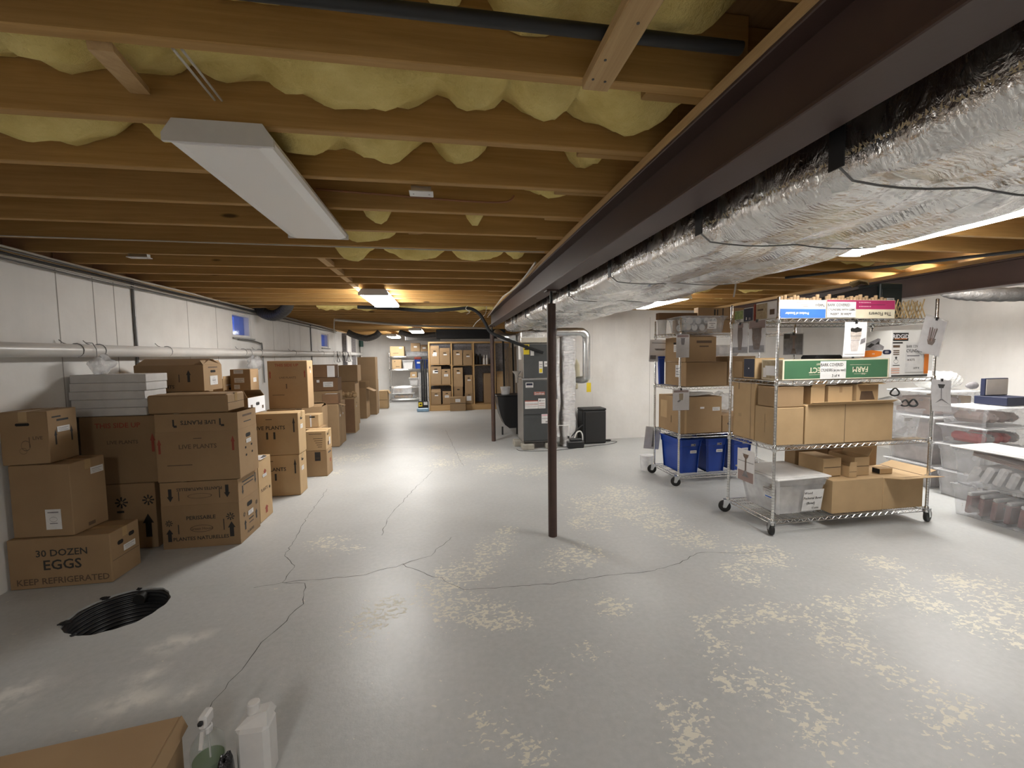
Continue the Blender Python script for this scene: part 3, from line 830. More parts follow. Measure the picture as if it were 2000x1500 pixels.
for y in (1.41,):
    for dx, lb in ((0, 'white cord hanging between two joists, one of a close pair'),):
        for q in (0, .022):
            pipe('cord_loop', [(-.69 + q, 1.30, 2.425), (-.755 + q, 1.648, 2.49)], .004, CABLE, lb, 'cord', 6, 'pair of white cords between joists')
def junction(x0, x1, y0, y1, z, label):
    r = root('junction_box', ((x0 + x1) / 2, (y0 + y1) / 2, z), label, 'junction box')
    m = MB(); m.box(x0 + .01, x1 - .01, y0 + .01, y1 - .01, z + .006, z + .03); m.obj('box_body', GALV, parent=r)
    m = MB(); m.box(x0, x1, y0, y1, z, z + .006, c=.002)
    for x in (x0 + .02, x1 - .02): m.lathe([(.004, z - .001), (.004, z + .001)], (x, (y0 + y1) / 2, 0), 8, m=1)
    m.obj('cover_plate', [LAMPW, GREYC], parent=r)
junction(-.145, -.03, 2.115, 2.185, 2.392, 'white junction box cover under the joist beside the unlit lamp')
junction(-2.38, -2.23, 3.70, 3.76, 2.392, 'white junction box cover under a joist above the row of boxes')
m = MB(); m.lathe([(.045, 0), (.05, .015), (.025, .03), (.03, .06), (.012, .085)], (-2.75, 2.7, JZ + .02), 14); m.obj('lamp_holder', PVC, 'white porcelain lamp holder between joists by the white wall', 'lamp holder', smooth=True)
# flex ducts
def flex(name, pts, r, label):
    P_ = curve_pts(pts, 16)
    rr = [r * (1 + .045 * math.sin(i * 2.1)) for i in range(len(P_))]
    m = MB(); m.tube(P_, rr, 18); return m.obj(name, FLEX, label, 'duct', smooth='all')
flex('flex_duct', [(-2.98, 7.55, 2.50), (-2.90, 7.50, 2.36), (-2.68, 7.38, 2.30), (-2.45, 7.2, 2.38), (-2.36, 7.1, 2.5)], .085, 'sagging grey flex duct under the joists beside the first window')
flex('flex_duct', [(-2.75, 13.0, 2.35), (-2.55, 13.0, 2.25), (-2.24, 13.0, 2.17), (-1.98, 13.0, 2.24), (-1.85, 13.0, 2.36)], .09, 'dark flex duct looping under the joists in the far corner')
flex('flex_duct', [(5.62, 4.02, 2.36), (5.70, 3.93, 2.25), (6.0, 3.66, 2.19), (6.5, 3.3, 2.19), (6.95, 3.1, 2.26)], .075, 'dark flex duct below the second brown beam, over the totes')
m = MB(); m.box(-.2, 1.9, 12.85, 13.35, 2.15, 2.418, c=.01); m.obj('trunk_duct', BLACKM, 'dark trunk duct crossing above the wooden rack', 'duct')
flex('flex_duct', [(-.215, 13.1, 2.28), (-.62, 13.1, 2.25), (-1.0, 13.12, 2.28), (-1.3, 13.14, 2.36)], .08, 'dark flex duct joining the trunk duct over the far wire rack')
m = MB(); m.box(-1.25, -.1, 14.5, 15.0, 2.16, 2.418, c=.01); m.obj('trunk_duct', GREYC, 'grey boxed duct over the far wire rack', 'duct')
pipe('vent_pipe', [(-2.15, 9.0, 2.372), (-.8, 10.2, 2.345), (1.3, 11.2, 2.335)], .026, CABLE, 'white pipe slanting below the joists toward the beam end')
m = MB(); m.tube([(-2.98, 16.24, .05), (-2.98, 16.24, 2.0)], .05, 12); m.obj('riser_pipe', PVC, 'white riser pipe in the far corner behind the tall box', 'pipe', smooth=True)
m = MB(); m.tube([(-2.975, 16.22, 2.003), (-2.975, 16.22, 2.35)], .075, 12); m.obj('pipe_coupling', PM('green_coupling', (.03, .09, .075), .5), 'dark green coupling on top of the corner riser pipe', 'pipe', smooth=True)
pipe('coolant_hose', curve_pts([(-1.3, 6.90, 2.388), (-.82, 6.89, 2.372), (-.27, 6.88, 2.335), (.13, 6.85, 2.352), (.42, 6.85, 2.372), (.58, 6.85, 2.29), (.68, 6.85, 2.14), (.77, 6.85, 1.99), (.99, 6.87, 1.89), (1.38, 6.92, 1.74), (1.66, 6.945, 1.645)]), .026, BLACKM, 'black insulated coolant hose swooping from the joists to the furnace', 'hose', 12)
pipe('tie_string', curve_pts([(.40, 6.815, 2.41), (.37, 6.81, 2.36), (.43, 6.80, 2.31), (.38, 6.79, 2.27)]), .006, CABLE, 'white tie string holding the black hose to the joists', 'cord', 6)
pipe('dangling_cable', curve_pts([(.72, 6.97, JZ - .001), (.70, 6.97, 2.3), (.62, 7.0, 2.22), (.55, 7.1, 2.16), (.5, 7.1, 2.09)]), .006, CABLE, 'loose white cord dangling beside the beam end', 'cord', 6)
pipe('white_tube', [(-2.25, 9.405, JZ - .001), (-2.27, 9.405, 2.13)], .012, CABLE, 'short white tube hanging straight down before the second window', 'cord', 8)
pipe('beam_cable', curve_pts([(.80, 3.6, 2.40), (.815, 4.6, 2.36), (.80, 5.6, 2.385), (.815, 6.6, 2.36), (.80, 7.6, 2.30)]), .008, CABLE, 'white cable running along the edge of the brown beam', 'cable', 8)
pipe('frayed_rope', curve_pts([(3.1, 4.118, JZ - .001), (3.11, 4.12, 2.33), (3.09, 4.12, 2.2)]), .009, CABLE, 'frayed rope hanging under joists behind the flower boxes', 'cord', 6)
for i in range(2):
    pipe('slack_cable', curve_pts([(4.0 + .1 * i, 2.0 + .2 * i, 2.412), (4.3, 2.02 + .2 * i, 2.36 - .02 * i), (4.6, 1.98 + .2 * i, 2.37), (4.69, 1.97 + .2 * i, 2.412)]), .005, CABLE if i else COPPER, 'slack cable drooping beside the second brown beam', 'cable', 6, 'slack cables by the second beam')
pipe('gas_pipe', [(3.6, 4.0, 2.39), (4.74, 2.6, 2.39), (4.74, 1.2, 2.39)], .014, RUBBER, 'black pipe under the joists before the second brown beam', 'pipe', 8)

# ---------------------------------------------------------------- sump pit
r = root('sump_pit', (HOLE_C[0], HOLE_C[1], -.62), 'round open sump pit with black corrugated liner in the floor', 'sump pit')
prof = []
for i in range(90):
    z = -.016 - .59 * i / 89
    prof.append((HOLE_R - .010 - .010 * math.sin(i * 1.55), z))
prof = [(HOLE_R + .03, -.0125), (HOLE_R - .008, -.012)] + prof
m = MB(); m.lathe(prof, (*HOLE_C, 0), 60, caps=False); m.lathe([(HOLE_R - .005, -.61), (HOLE_R - .006, -.604)], (*HOLE_C, 0), 48)
m.obj('liner', PM('pit_liner', (.022, .022, .024), .35, ns=5), parent=r, smooth='all')
m = MB(); m.tube([(HOLE_C[0] - .02, HOLE_C[1] + .238, -.045), (HOLE_C[0] - .015, HOLE_C[1] + .19, -.047)], .036, 16); m.obj('inlet_pipe', RUBBER, parent=r, smooth=True)
m = MB()
for a, w_ in ((2.45, .05), (3.55, .06), (1.75, .03), (4.4, .03)):
    c, s_ = math.cos(a), math.sin(a)
    m.blob((HOLE_C[0] + c * (HOLE_R + .0), HOLE_C[1] + s_ * (HOLE_R + .0), .0), (w_ * .5, w_ * .4, .008), int(a * 10), .3)
m.obj('chipped_rim', BLACKM, parent=r, kind='stuff')

# ---------------------------------------------------------------- furnace corner
r = root('furnace', (1.6, 7.2, .10), 'dark grey furnace standing on concrete blocks', 'furnace')
FX0, FX1, FY0, FY1 = 1.31, 1.86, 6.97, 7.48
def faces_box(m, x0, x1, y0, y1, z0, z1):
    m.box(x0, x1, y0, y1, z0, z1, m=1, c=.006)
    m.box(x0 + .008, x1 - .008, y0 - .004, y0 + .002, z0 + .01, z1 - .01, m=0, c=.002)
m = MB(); faces_box(m, FX0, FX1, FY0, FY1, .12, 1.19)
m.obj('cabinet', [GREYM, GREYL], parent=r)
m = MB(); m.box(FX0 + .012, FX1 - .012, FY0 - .016, FY0 - .005, .15, .56, c=.004); m.box(FX0 + .06, FX1 - .06, FY0 - .0175, FY0 - .015, .545, .555)
m.obj('blower_door', GREYM, parent=r)
m = MB(); m.box(FX0 + .012, FX1 - .012, FY0 - .016, FY0 - .005, .60, 1.17, c=.004); m.obj('burner_door', GREYM, parent=r)
m = MB(); faces_box(m, FX0 + .02, FX1 - .01, FY0 + .02, FY1 - .02, 1.215, 1.80); m.box(FX0 - .01, FX1, FY0 - .004, FY1, 1.192, 1.213, m=2)
m.obj('coil_cabinet', [GREYM, GREYL, GALV], parent=r)
def tag_plate(x0, x1, z0, z1, y, mats, name='label', lines=(), txt=None, tc=0, parent=r):
    m = MB(); m.box(x0, x1, y - .002, y, z0, z1)
    for (a, b, c, d, k) in lines:
        m.box(x0 + (x1 - x0) * a, x0 + (x1 - x0) * b, y - .0028, y - .002, z0 + (z1 - z0) * c, z0 + (z1 - z0) * d, m=k)
    if txt: m.text(txt, ((x0 + x1) / 2, y - .0032, (z0 + z1) / 2), (1, 0, 0), (0, 0, 1), (z1 - z0) * .55, tc, maxw=(x1 - x0) * .9)
    m.obj(name, mats, parent=parent)
yy = FY0 + .015
tag_plate(1.335, 1.435, 1.62, 1.79, yy, [YELLOW, INK], 'yellow_label', [(.15, .85, .45, .6, 1), (.2, .8, .82, .92, 1), (.3, .6, .65, .72, 1)])
tag_plate(1.455, 1.515, 1.60, 1.72, yy, [LABW, PGREY], 'white_label', [(.2, .8, .6, .7, 1)])
tag_plate(1.60, 1.665, 1.30, 1.50, yy, [LABW, YELLOW, PGREY], 'white_label', [(.12, .88, .05, .38, 1), (.15, .85, .5, .56, 2), (.15, .85, .7, .76, 2)])
tag_plate(1.69, 1.77, 1.41, 1.50, yy, [LABW, PGREY], 'white_label', [(.2, .8, .4, .6, 1)])
yy = FY0 - .017
tag_plate(1.36, 1.49, 1.06, 1.145, yy, [LABW, NAVY, PGREY], 'rating_label', [(.08, .92, .42, .88, 1), (.1, .9, .1, .2, 2)])
tag_plate(1.50, 1.69, .93, .985, yy, [RED, LABW], 'name_plate', [(.02, .98, .04, .1, 1), (.02, .98, .9, .96, 1)], 'Goodman', 1)
tag_plate(1.345, 1.57, .70, .84, yy, [LABW, RED, PGREY], 'warning_label', [(0, 1, .88, 1, 1), (.03, .97, .62, .67, 2), (.03, .97, .45, .5, 1), (.03, .97, .22, .26, 2)])
tag_plate(1.575, 1.70, .70, .87, yy, [LABW, RED, PGREY], 'warning_label', [(.1, .35, .7, .85, 2), (.4, .9, .75, .8, 2), (.1, .9, .5, .54, 1), (.1, .9, .3, .34, 1), (.1, .9, .12, .16, 2)])
tag_plate(1.63, 1.745, .44, .60, yy - .001, [LABW, PINK, PGREY], 'white_label', [(.05, .95, .8, .95, 1), (.05, .95, .5, .56, 2), (.6, .9, .1, .25, 2)])
# blocks
def cblock(x, y, w_, d, h, label):
    m = MB(); m.box(x, x + w_, y, y + d, 0.001, h, c=.008); m.obj('concrete_block', CONC, label, 'block')
cblock(1.29, 6.90, .20, .19, .093, 'concrete block under the front corner of the furnace')
cblock(1.20, 7.22, .17, .22, .10, 'concrete block under the side of the furnace next to the tub')
cblock(1.70, 6.92, .20, .19, .093, 'concrete block under the furnace behind the support post')
m = MB(); m.box(1.33, 1.84, 6.99, 7.46, .1, .118); m.obj('furnace_tray', BLACK, 'black tray between the furnace and its concrete blocks', 'tray')
# plenum
r = root('supply_plenum', (1.6, 7.2, 1.82), 'foil covered plenum box between furnace and overhead duct', 'plenum')
m = MB(); m.box(FX0 - .02, FX1 + .02, 6.99, FY1, 1.815, 2.005, c=.02); m.obj('plenum_box', FOIL, parent=r)
m = MB(); m.box(FX0 - .015, FX1 + .03, 6.978, 6.988, 1.82, 1.90, c=.004); m.obj('foil_tape', PM('pale_duct_tape', (.62, .57, .48), .5), parent=r)
# galvanized round pipe: out of the plenum, across and down to the wall fan
def round_pipe(name, pts, rad, label, mat=GALV, rings=()):
    r = root(name, tuple(pts[0]), label, 'duct')
    m = MB(); m.tube(curve_pts(pts, 6), rad, 20); m.obj('pipe_run', mat, parent=r, smooth=True)
    for (c, ax) in rings:
        b = MB(); b.lathe([(rad + .004, -.008), (rad + .004, .008)], c, 20, axis=ax); b.obj('crimp_ring', mat, parent=r, smooth=True)
round_pipe('round_duct', [(1.9, 6.98, 2.0), (2.30, 6.98, 2.0), (2.38, 6.98, 1.985), (2.43, 6.98, 1.93), (2.44, 6.98, 1.85), (2.44, 6.98, 1.28), (2.44, 7.0, 1.20), (2.40, 7.08, 1.165), (2.36, 7.18, 1.16)], .066, 'shiny galvanized round duct bending down beside the foil column', rings=(((2.27, 6.98, 2.0), 'x'), ((2.44, 6.98, 1.82), 'z'), ((2.44, 6.98, 1.33), 'z'), ((2.1, 6.98, 2.0), 'x')))
round_pipe('round_duct', [(1.275, 7.40, 1.92), (1.15, 7.43, 1.925), (1.05, 7.55, 1.95), (1.04, 7.8, 2.0), (1.05, 8.2, 2.05)], .075, 'short galvanized duct elbow beyond the brown beam end')
m = MB(); m.lathe([(.022, -.04), (.028, .06), (.035, .10), (.07, .145), (.074, .16)], (1.226, 7.05, 1.18), 16); m.box(1.25, 1.307, 7.04, 7.06, 1.23, 1.25); m.obj('flue_cone', GREYL, 'grey metal cone fixed beside the furnace shoulder', 'vent', smooth=True)
m = MB(); m.tube([(1.275, 7.0, 1.535), (1.275, 7.0, 1.81)], .025, 12); m.obj('vent_pipe', PVC, 'white plastic pipe standing beside the furnace coil cabinet', 'pipe', smooth=True)
# foil return column
r = root('foil_column', (2.14, 7.1, 0), 'crumpled foil return duct standing on the floor beside the furnace', 'duct')
m = MB(); rr = random.Random(2)
def colpt(a, t):
    th = 2 * PI * a; z = .01 + 1.915 * t
    k = 1 + .04 * math.sin(3 * th + 9 * z) + .03 * math.sin(5 * th - 17 * z) + .02 * math.sin(31 * z + 2 * th)
    sx = .135 * (1 if z > .35 else .9 + .1 * z / .35)
    cx, sn = math.cos(th), math.sin(th)
    q = (abs(cx) ** 4 + abs(sn) ** 4) ** .25
    return (2.135 + sx * k * cx / q, 7.12 + .13 * k * sn / q, z)
m.grid(colpt, 48, 110); m.obj('foil_jacket', CRUMP, parent=r, smooth='all')
m = MB(); m.tube(curve_pts([(1.935, 6.99, 1.90), (1.93, 6.99, 1.2), (1.94, 6.98, .75), (1.90, 6.99, .5), (1.93, 6.98, .2)]), .035, 10); m.obj('foil_pipe', CRUMP, 'narrow foil sleeve hanging between furnace and foil column', 'pipe', smooth=True)
pipe('drain_line', [(1.90, 6.93, .85), (1.90, 6.93, .395), (2.10, 6.93, .395), (2.10, 6.93, .17)], .013, PVC, 'white drain line dropping into the black condensate pump')
r = root('fan_housing', (2.28, 7.4, .95), 'beige radon fan housing on the wall behind the round duct', 'fan')
m = MB(); m.lathe([(.10, -.22), (.15, -.12), (.15, .12), (.10, .22), (.07, .26)], (2.29, 7.36, 1.30), 20); m.obj('fan_body', BEIGE, parent=r, smooth=True)
m = MB(); m.box(2.2, 2.4, 7.3, 7.42, .98, 1.12, c=.02); m.obj('mount_bracket', BEIGE, parent=r)
m = MB(); m.box(2.42, 2.50, 6.915, 6.918, .96, 1.12); m.tube([(2.45, 6.917, 1.12), (2.455, 6.925, 1.17)], .003, 6); m.obj('hang_tag', YELLOW, 'yellow tag hanging from the galvanized duct elbow', 'tag')
# dehumidifier
r = root('dehumidifier', (2.62, 7.2, .0), 'matt black dehumidifier cabinet standing against the white wall', 'dehumidifier')
m = MB(); m.box(2.42, 2.865, 7.14, 7.42, .005, .60, c=.012); m.obj('body', BLACK, parent=r)
m = MB(); m.box(2.415, 2.87, 7.135, 7.425, .602, .64, c=.012); m.obj('top_cover', RUBBER, parent=r)
m = MB(); m.box(2.47, 2.855, 7.128, 7.138, .03, .585, c=.006); m.obj('front_panel', RUBBER, parent=r)
# condensate pump + hoses
r = root('condensate_pump', (2.2, 6.95, 0), 'small black condensate pump on the floor by the foil column', 'pump')
m = MB(); m.box(2.07, 2.36, 6.86, 6.96, .002, .115, c=.01); m.obj('reservoir', BLACK, parent=r)
m = MB(); m.box(2.11, 2.32, 6.87, 6.95, .117, .165, c=.01); m.obj('motor_cover', BLACK, parent=r)
m = MB(); m.lathe([(.018, .168), (.018, .21)], (2.10, 6.93, 0), 12); m.obj('inlet_fitting', RUBBER, parent=r)
pipe('loop_hose', curve_pts([(2.21, 6.93, .17), (2.25, 6.93, .26), (2.31, 6.93, .28), (2.345, 6.92, .22), (2.35, 6.92, .12)]), .012, PVC, 'white hose looping over the black condensate pump', 'hose', 10)
pipe('power_cord', curve_pts([(2.16, 6.94, .2), (2.25, 7.0, .27), (2.34, 7.05, .33), (2.415, 7.1, .36)]), .011, RUBBER, 'black cord from the condensate pump to the dehumidifier', 'cord', 8)
pipe('floor_cable', curve_pts([(1.2, 7.0, .006), (1.26, 6.86, .006), (1.6, 6.78, .006), (2.0, 6.8, .006), (2.5, 6.95, .006), (2.9, 7.05, .006), (3.1, 7.2, .006), (3.02, 7.28, .006)]), .004, RUBBER, 'thin black cable lying on the floor before the furnace', 'cable', 6)
m = MB(); m.box(2.93, 3.02, 7.28, 7.33, .002, .035, c=.008); m.obj('plug_adapter', BLACK, 'small black adapter on the floor beside the dehumidifier', 'adapter')

# tub, bucket, lumber beyond the far post
r = root('wheelbarrow_tub', (1.2, 8.3, 0), 'black wheelbarrow tub standing on its nose beyond the far support post', 'tub')
m = MB()
def tub(a, t):
    x = .0; 
    ang = PI * t
    return (0, 0, 0)
for (yo, th) in ((8.2, 0),):
    prof = [(1.03, .80), (1.045, .62), (1.09, .42), (1.17, .24), (1.26, .17), (1.52, .17), (1.52, .80)]
    n = len(prof)
    m.add([(x, y, z) for y in (8.15, 8.62) for x, z in prof], [(k, (k + 1) % n, n + (k + 1) % n, n + k) for k in range(n)] + [tuple(range(n)), tuple(range(2 * n - 1, n - 1, -1))])
m.obj('tub_shell', PM('tub_plastic', (.018, .018, .02), .32, ns=4), parent=r)
m = MB(); m.box(1.01, 1.54, 8.13, 8.64, .803, .825, c=.008); m.obj('rolled_rim', BLACK, parent=r)
for x in (1.15, 1.45):
    m = MB(); m.tube([(x, 8.38, .168), (x, 8.38, .004)], .018, 8); m.obj('support_leg', BLACK, parent=r)
m = MB(); m.lathe([(.085, .828), (.10, .96), (.105, .965), (.105, .98), (.09, .98)], (1.22, 8.38, 0), 18); m.obj('bucket', FROST, 'cloudy white bucket on top of the black tub', 'bucket', smooth=True)
for i, (x, h, w_, mt) in enumerate(((1.56, 2.0, .05, RUBBER), (1.62, 1.78, .06, OLDWOOD), (1.69, 1.85, .05, OLDWOOD), (1.75, 1.82, .06, OLDWOOD), (1.82, 1.95, .05, RUBBER), (1.88, 1.85, .06, OLDWOOD))):
    m = MB(); m.hexa([(x, 11.0, .002), (x + w_, 11.0, .002), (x + w_, 11.025, .002), (x, 11.025, .002)], [(x + .01, 11.25, h), (x + w_ + .01, 11.25, h), (x + w_ + .01, 11.275, h), (x + .01, 11.275, h)])
    m.obj('leaning_board', mt, 'weathered grey board leaning among others behind the furnace' if mt is OLDWOOD else 'black strip leaning among the boards behind the furnace', 'board', 'boards leaning behind the furnace')

# ---------------------------------------------------------------- cartons
FACES = {
    'F': lambda w, d, h, e: ((-w / 2, -d / 2 - e, 0), (1, 0, 0), (0, 0, 1), w, h),
    'R': lambda w, d, h, e: ((w / 2 + e, -d / 2, 0), (0, 1, 0), (0, 0, 1), d, h),
    'L': lambda w, d, h, e: ((-w / 2 - e, d / 2, 0), (0, -1, 0), (0, 0, 1), d, h),
    'T': lambda w, d, h, e: ((-w / 2, -d / 2, h + e), (1, 0, 0), (0, 1, 0), w, d),
}
def draw(m, fr, prints):
    """marks printed on one face: positions and sizes as fractions of the face; material slots 1 black 2 red 3 white 4 hole 5 soft ink, 6.. extra"""
    o, u, v, W_, H_ = fr
    o, u, v = V(o), V(u), V(v)
    n = u.cross(v)
    for pr in prints:
        k, cx, cy = pr[0], pr[1] * W_, pr[2] * H_
        c = o + u * cx + v * cy
        if k == 't':
            _, _, _, s_, h, mi = pr[:6]; fl = -1 if len(pr) > 6 and pr[6] else 1
            m.text(s_, c, u * fl, v * fl, h * H_, mi, maxw=W_ * 2 * min(pr[1], 1 - pr[1]) * .96)
        elif k == 'r':
            a, b, mi = pr[3] * W_ / 2, pr[4] * H_ / 2, pr[5]
            lift = n * (.0003 * (pr[6] if len(pr) > 6 else 0))
            m.quad(*(c + lift + u * x + v * y for x, y in ((-a, -b), (a, -b), (a, b), (-a, b))), m=mi)
        elif k == 'a':           # arrow, w x h fractions, up (1) or down (-1)
            a, b, mi, d = pr[3] * W_ / 2, pr[4] * H_ / 2, pr[5], pr[6]
            m.quad(*(c + u * x + v * y * d for x, y in ((-a * .55, -b), (a * .55, -b), (a * .55, b * .2), (a, b * .2), (0, b), (-a, b * .2), (-a * .55, b * .2))), m=mi)
        elif k == 'h':           # rounded hand hole
            a, b = pr[3] * W_ / 2, pr[4] * H_ / 2
            b_ = min(a, b)
            pts = [c + u * ((a - b_) * (1 if math.cos(t) > 0 else -1) + b_ * math.cos(t)) + v * (b_ * math.sin(t)) for t in [2 * PI * (i + .5) / 16 for i in range(16)]]
            m.quad(*pts, m=pr[5] if len(pr) > 5 else 4)
        elif k == 's':           # snowflake / sun mark
            R_ = pr[3] * H_
            for i in range(8):
                t = 2 * PI * i / 8; dx = u * math.cos(t) + v * math.sin(t); px = dx.cross(n)
                m.quad(c + dx * R_ * .25 - px * R_ * .09, c + dx * R_ * .25 + px * R_ * .09, c + dx * R_ + px * R_ * .16, c + dx * R_ - px * R_ * .16, m=pr[4])
        elif k == 'o':           # oval outline
            a, b, mi = pr[3] * W_ / 2, pr[4] * H_ / 2, pr[5]
            N = 20
            P_ = [(math.cos(2 * PI * i / N), math.sin(2 * PI * i / N)) for i in range(N)]
            m.add([c + u * x * a + v * y * b for x, y in P_] + [c + u * x * a * .93 + v * y * b * .86 for x, y in P_], [(i, (i + 1) % N, N + (i + 1) % N, N + i) for i in range(N)], mi)

def plate(m, o, u, v, w_, h, th=.004, mi=0):
    o, u, v = V(o), V(u), V(v); n = u.cross(v) * th
    b = [o, o + u * w_, o + u * w_ + v * h, o + v * h]
    m.hexa(b, [p + n for p in b], mi)

def carton(label, x0, x1, y0, y1, z0, z1, rot=0, mat=None, prints=None, stick=(), flaps=(), tape=None, open_=False, extra=(), name='cardboard_box', cat='box', group=None, c=.004):
    mat = mat or CARD
    mats = [mat, INK, RED, WHITE, HOLE, INK_S] + list(extra)
    w_, d, h = x1 - x0, y1 - y0, z1 - z0
    m = MB()
    if open_:
        t = .005
        m.box(-w_ / 2, w_ / 2, -d / 2, -d / 2 + t, 0, h); m.box(-w_ / 2, w_ / 2, d / 2 - t, d / 2, 0, h)
        m.box(-w_ / 2, -w_ / 2 + t, -d / 2 + t, d / 2 - t, 0, h); m.box(w_ / 2 - t, w_ / 2, -d / 2 + t, d / 2 - t, 0, h)
        m.box(-w_ / 2 + t, w_ / 2 - t, -d / 2 + t, d / 2 - t, 0, t)
    else:
        m.box(-w_ / 2, w_ / 2, -d / 2, d / 2, 0, h, c=c)
    for f, ps in (prints or {}).items():
        draw(m, FACES[f](w_, d, h, .0008), ps)
    o = m.obj(name, mats, label, cat, group, loc=((x0 + x1) / 2, (y0 + y1) / 2, z0), rotz=math.radians(rot))
    for (f, cx, cy, sw, sh, *rest) in stick:
        fo, u, v, W_, H_ = FACES[f](w_, d, h, .0015 + .0003 * len((prints or {}).get(f, ())))
        q = V(fo) + V(u) * (cx * W_ - sw / 2) + V(v) * (cy * H_ - sh / 2)
        s_ = MB(); plate(s_, q, u, v, sw, sh, .0006)
        n = V(u).cross(V(v)) * .0012
        pr = rest[0] if rest else [('r', .5, .7, .8, .08, 5), ('r', .42, .45, .6, .06, 5), ('r', .5, .22, .7, .06, 5)]
        draw(s_, (q + n, u, v, sw, sh), pr)
        s_.obj('sticker', [LABW, INK, RED, WHITE, HOLE, PGREY], parent=o, local=True)
    if tape:
        s_ = MB(); tw = .025
        if tape == 'x':
            s_.box(-w_ / 2 - .001, w_ / 2 + .001, -tw, tw, h + .0002, h + .0009); s_.box(w_ / 2 + .0003, w_ / 2 + .001, -tw, tw, h - .07, h + .0009); s_.box(-w_ / 2 - .001, -w_ / 2 - .0003, -tw, tw, h - .07, h + .0009)
        else:
            s_.box(-tw, tw, -d / 2 - .001, d / 2 + .001, h + .0002, h + .0009); s_.box(-tw, tw, -d / 2 - .001, -d / 2 - .0003, h - .07, h + .0009)
        s_.obj('packing_tape', TAPE, parent=o, local=True)
    for fl in flaps:
        side, ang, L = fl[:3]; pr = fl[3] if len(fl) > 3 else (); a0, a1 = fl[4] if len(fl) > 4 else (0, 1)
        t = math.radians(ang)
        if side in 'FB':
            s_ = -1 if side == 'F' else 1
            out = V((0, s_, 0)); u = V((1, 0, 0)) * (-s_); base = V((-s_ * -w_ / 2, s_ * d / 2, h + .001)); W_ = w_
            base = V((w_ / 2 * s_, s_ * d / 2, h + .001))
        else:
            s_ = -1 if side == 'L' else 1
            out = V((s_, 0, 0)); u = V((0, 1, 0)) * s_; base = V((s_ * w_ / 2, -s_ * d / 2, h + .001)); W_ = d
        v = -out * math.cos(t) + V((0, 0, 1)) * math.sin(t)
        n = u.cross(v)
        th = .004
        s2 = MB(); plate(s2, base + u * (W_ * a0 + .004) - n * th, u, v, W_ * (a1 - a0) - .008, L, th)
        if pr and ang > 135:
            draw(s2, (base + u * (W_ * a0 + .004) + v * L - n * (th + .0008), u, -v, W_ * (a1 - a0) - .008, L), pr)
        elif pr: draw(s2, (base + u * (W_ * a0 + .004) + n * .0008, u, v, W_ * (a1 - a0) - .008, L), pr)
        s2.obj('flap', mats, parent=o, local=True)
    return o

# --- stack beside the sump pit
carton('egg carton box on the floor, printed 30 DOZEN EGGS', -3.03, -2.40, 3.37, 3.66, .002, .36,
       prints={'F': [('t', .52, .70, '30 DOZEN', .13, 1), ('t', .52, .46, 'EGGS', .19, 1), ('t', .52, .14, 'KEEP REFRIGERATED', .12, 5)], 'R': [('h', .33, .72, .2, .09), ('h', .72, .78, .2, .09), ('r', .5, .42, .9, .012, 5)]},
       stick=[('R', .62, .56, .12, .045)], tape='x')
carton('plain brown box standing on the egg carton box', -3.0, -2.615, 3.39, 3.68, .364, .88, rot=-3,
       prints={'R': [('r', .5, .07, .2, .05, 5)]}, stick=[('F', .68, .24, .10, .145, [('r', .5, .85, .7, .06, 5), ('o', .5, .5, .5, .25, 5), ('r', .5, .3, .5, .05, 5)]), ('R', .75, .82, .11, .05)], tape='x')
carton('small box with up arrows on its side, topmost beside the white foam stack', -3.035, -2.76, 3.40, 3.66, .884, 1.255, rot=3,
       prints={'F': [('h', .48, .76, .3, .055), ('t', .78, .5, 'LIVE', .06, 5), ('o', .52, .36, .2, .2, 5), ('o', .46, .26, .16, .12, 5), ('r', .6, .42, .02, .2, 5)], 'R': [('a', .24, .48, .10, .30, 1, 1), ('a', .78, .5, .10, .30, 1, 1), ('r', .3, .87, .3, .03, 1), ('r', .5, .8, .4, .04, 1)]},
       stick=[('R', .5, .62, .11, .04)], tape='y')
carton('brown box printed with patterned flowers and black bars, on the floor behind the egg box', -2.98, -2.45, 3.95, 4.38, .002, .565,
       prints={'F': [('s', .52, .72, .085, 1), ('r', .5, .58, .10, .03, 1), ('a', .88, .35, .16, .36, 1, 1), ('s', .9, .74, .08, 1)], 'R': [('a', .3, .35, .16, .34, 1, 1), ('a', .8, .35, .16, .34, 1, 1), ('s', .3, .65, .06, 1)]})
carton('brown box with orange THIS SIDE UP print, under the white foam stack', -2.97, -2.41, 3.95, 4.38, .569, 1.138,
       prints={'F': [('t', .5, .87, 'THIS SIDE UP', .07, 2), ('t', .55, .62, 'LIVE PLANTS', .05, 5), ('a', .95, .60, .07, .28, 2, 1)]})
for i in range(5):
    z = 1.142 + .0695 * i; dx = (.0, .01, -.004, .006, .012)[i]
    carton('slab of white foam board, %s of the five stacked on the box' % ('bottom', 'second from bottom', 'middle', 'second from top', 'top')[i], -3.03 + dx, -2.475 + dx, 3.96, 4.24, z, z + .0680, rot=(0, .8, -.5, .4, -.6)[i], mat=FOAMW, name='foam_slab', cat='foam slab', group='white foam slabs', c=.004)
PL = [('s', .09, .60, .075, 1), ('a', .09, .32, .09, .30, 1, 1), ('s', .88, .68, .09, 1), ('a', .89, .38, .10, .36, 1, 1), ('t', .5, .70, 'PERISSABLE', .085, 1), ('o', .5, .44, .30, .17, 5), ('t', .5, .44, 'Green House', .06, 5), ('t', .49, .22, 'PLANTES NATURELLES', .08, 1), ('r', .205, .45, .012, .22, 1), ('r', .79, .5, .012, .26, 1)]
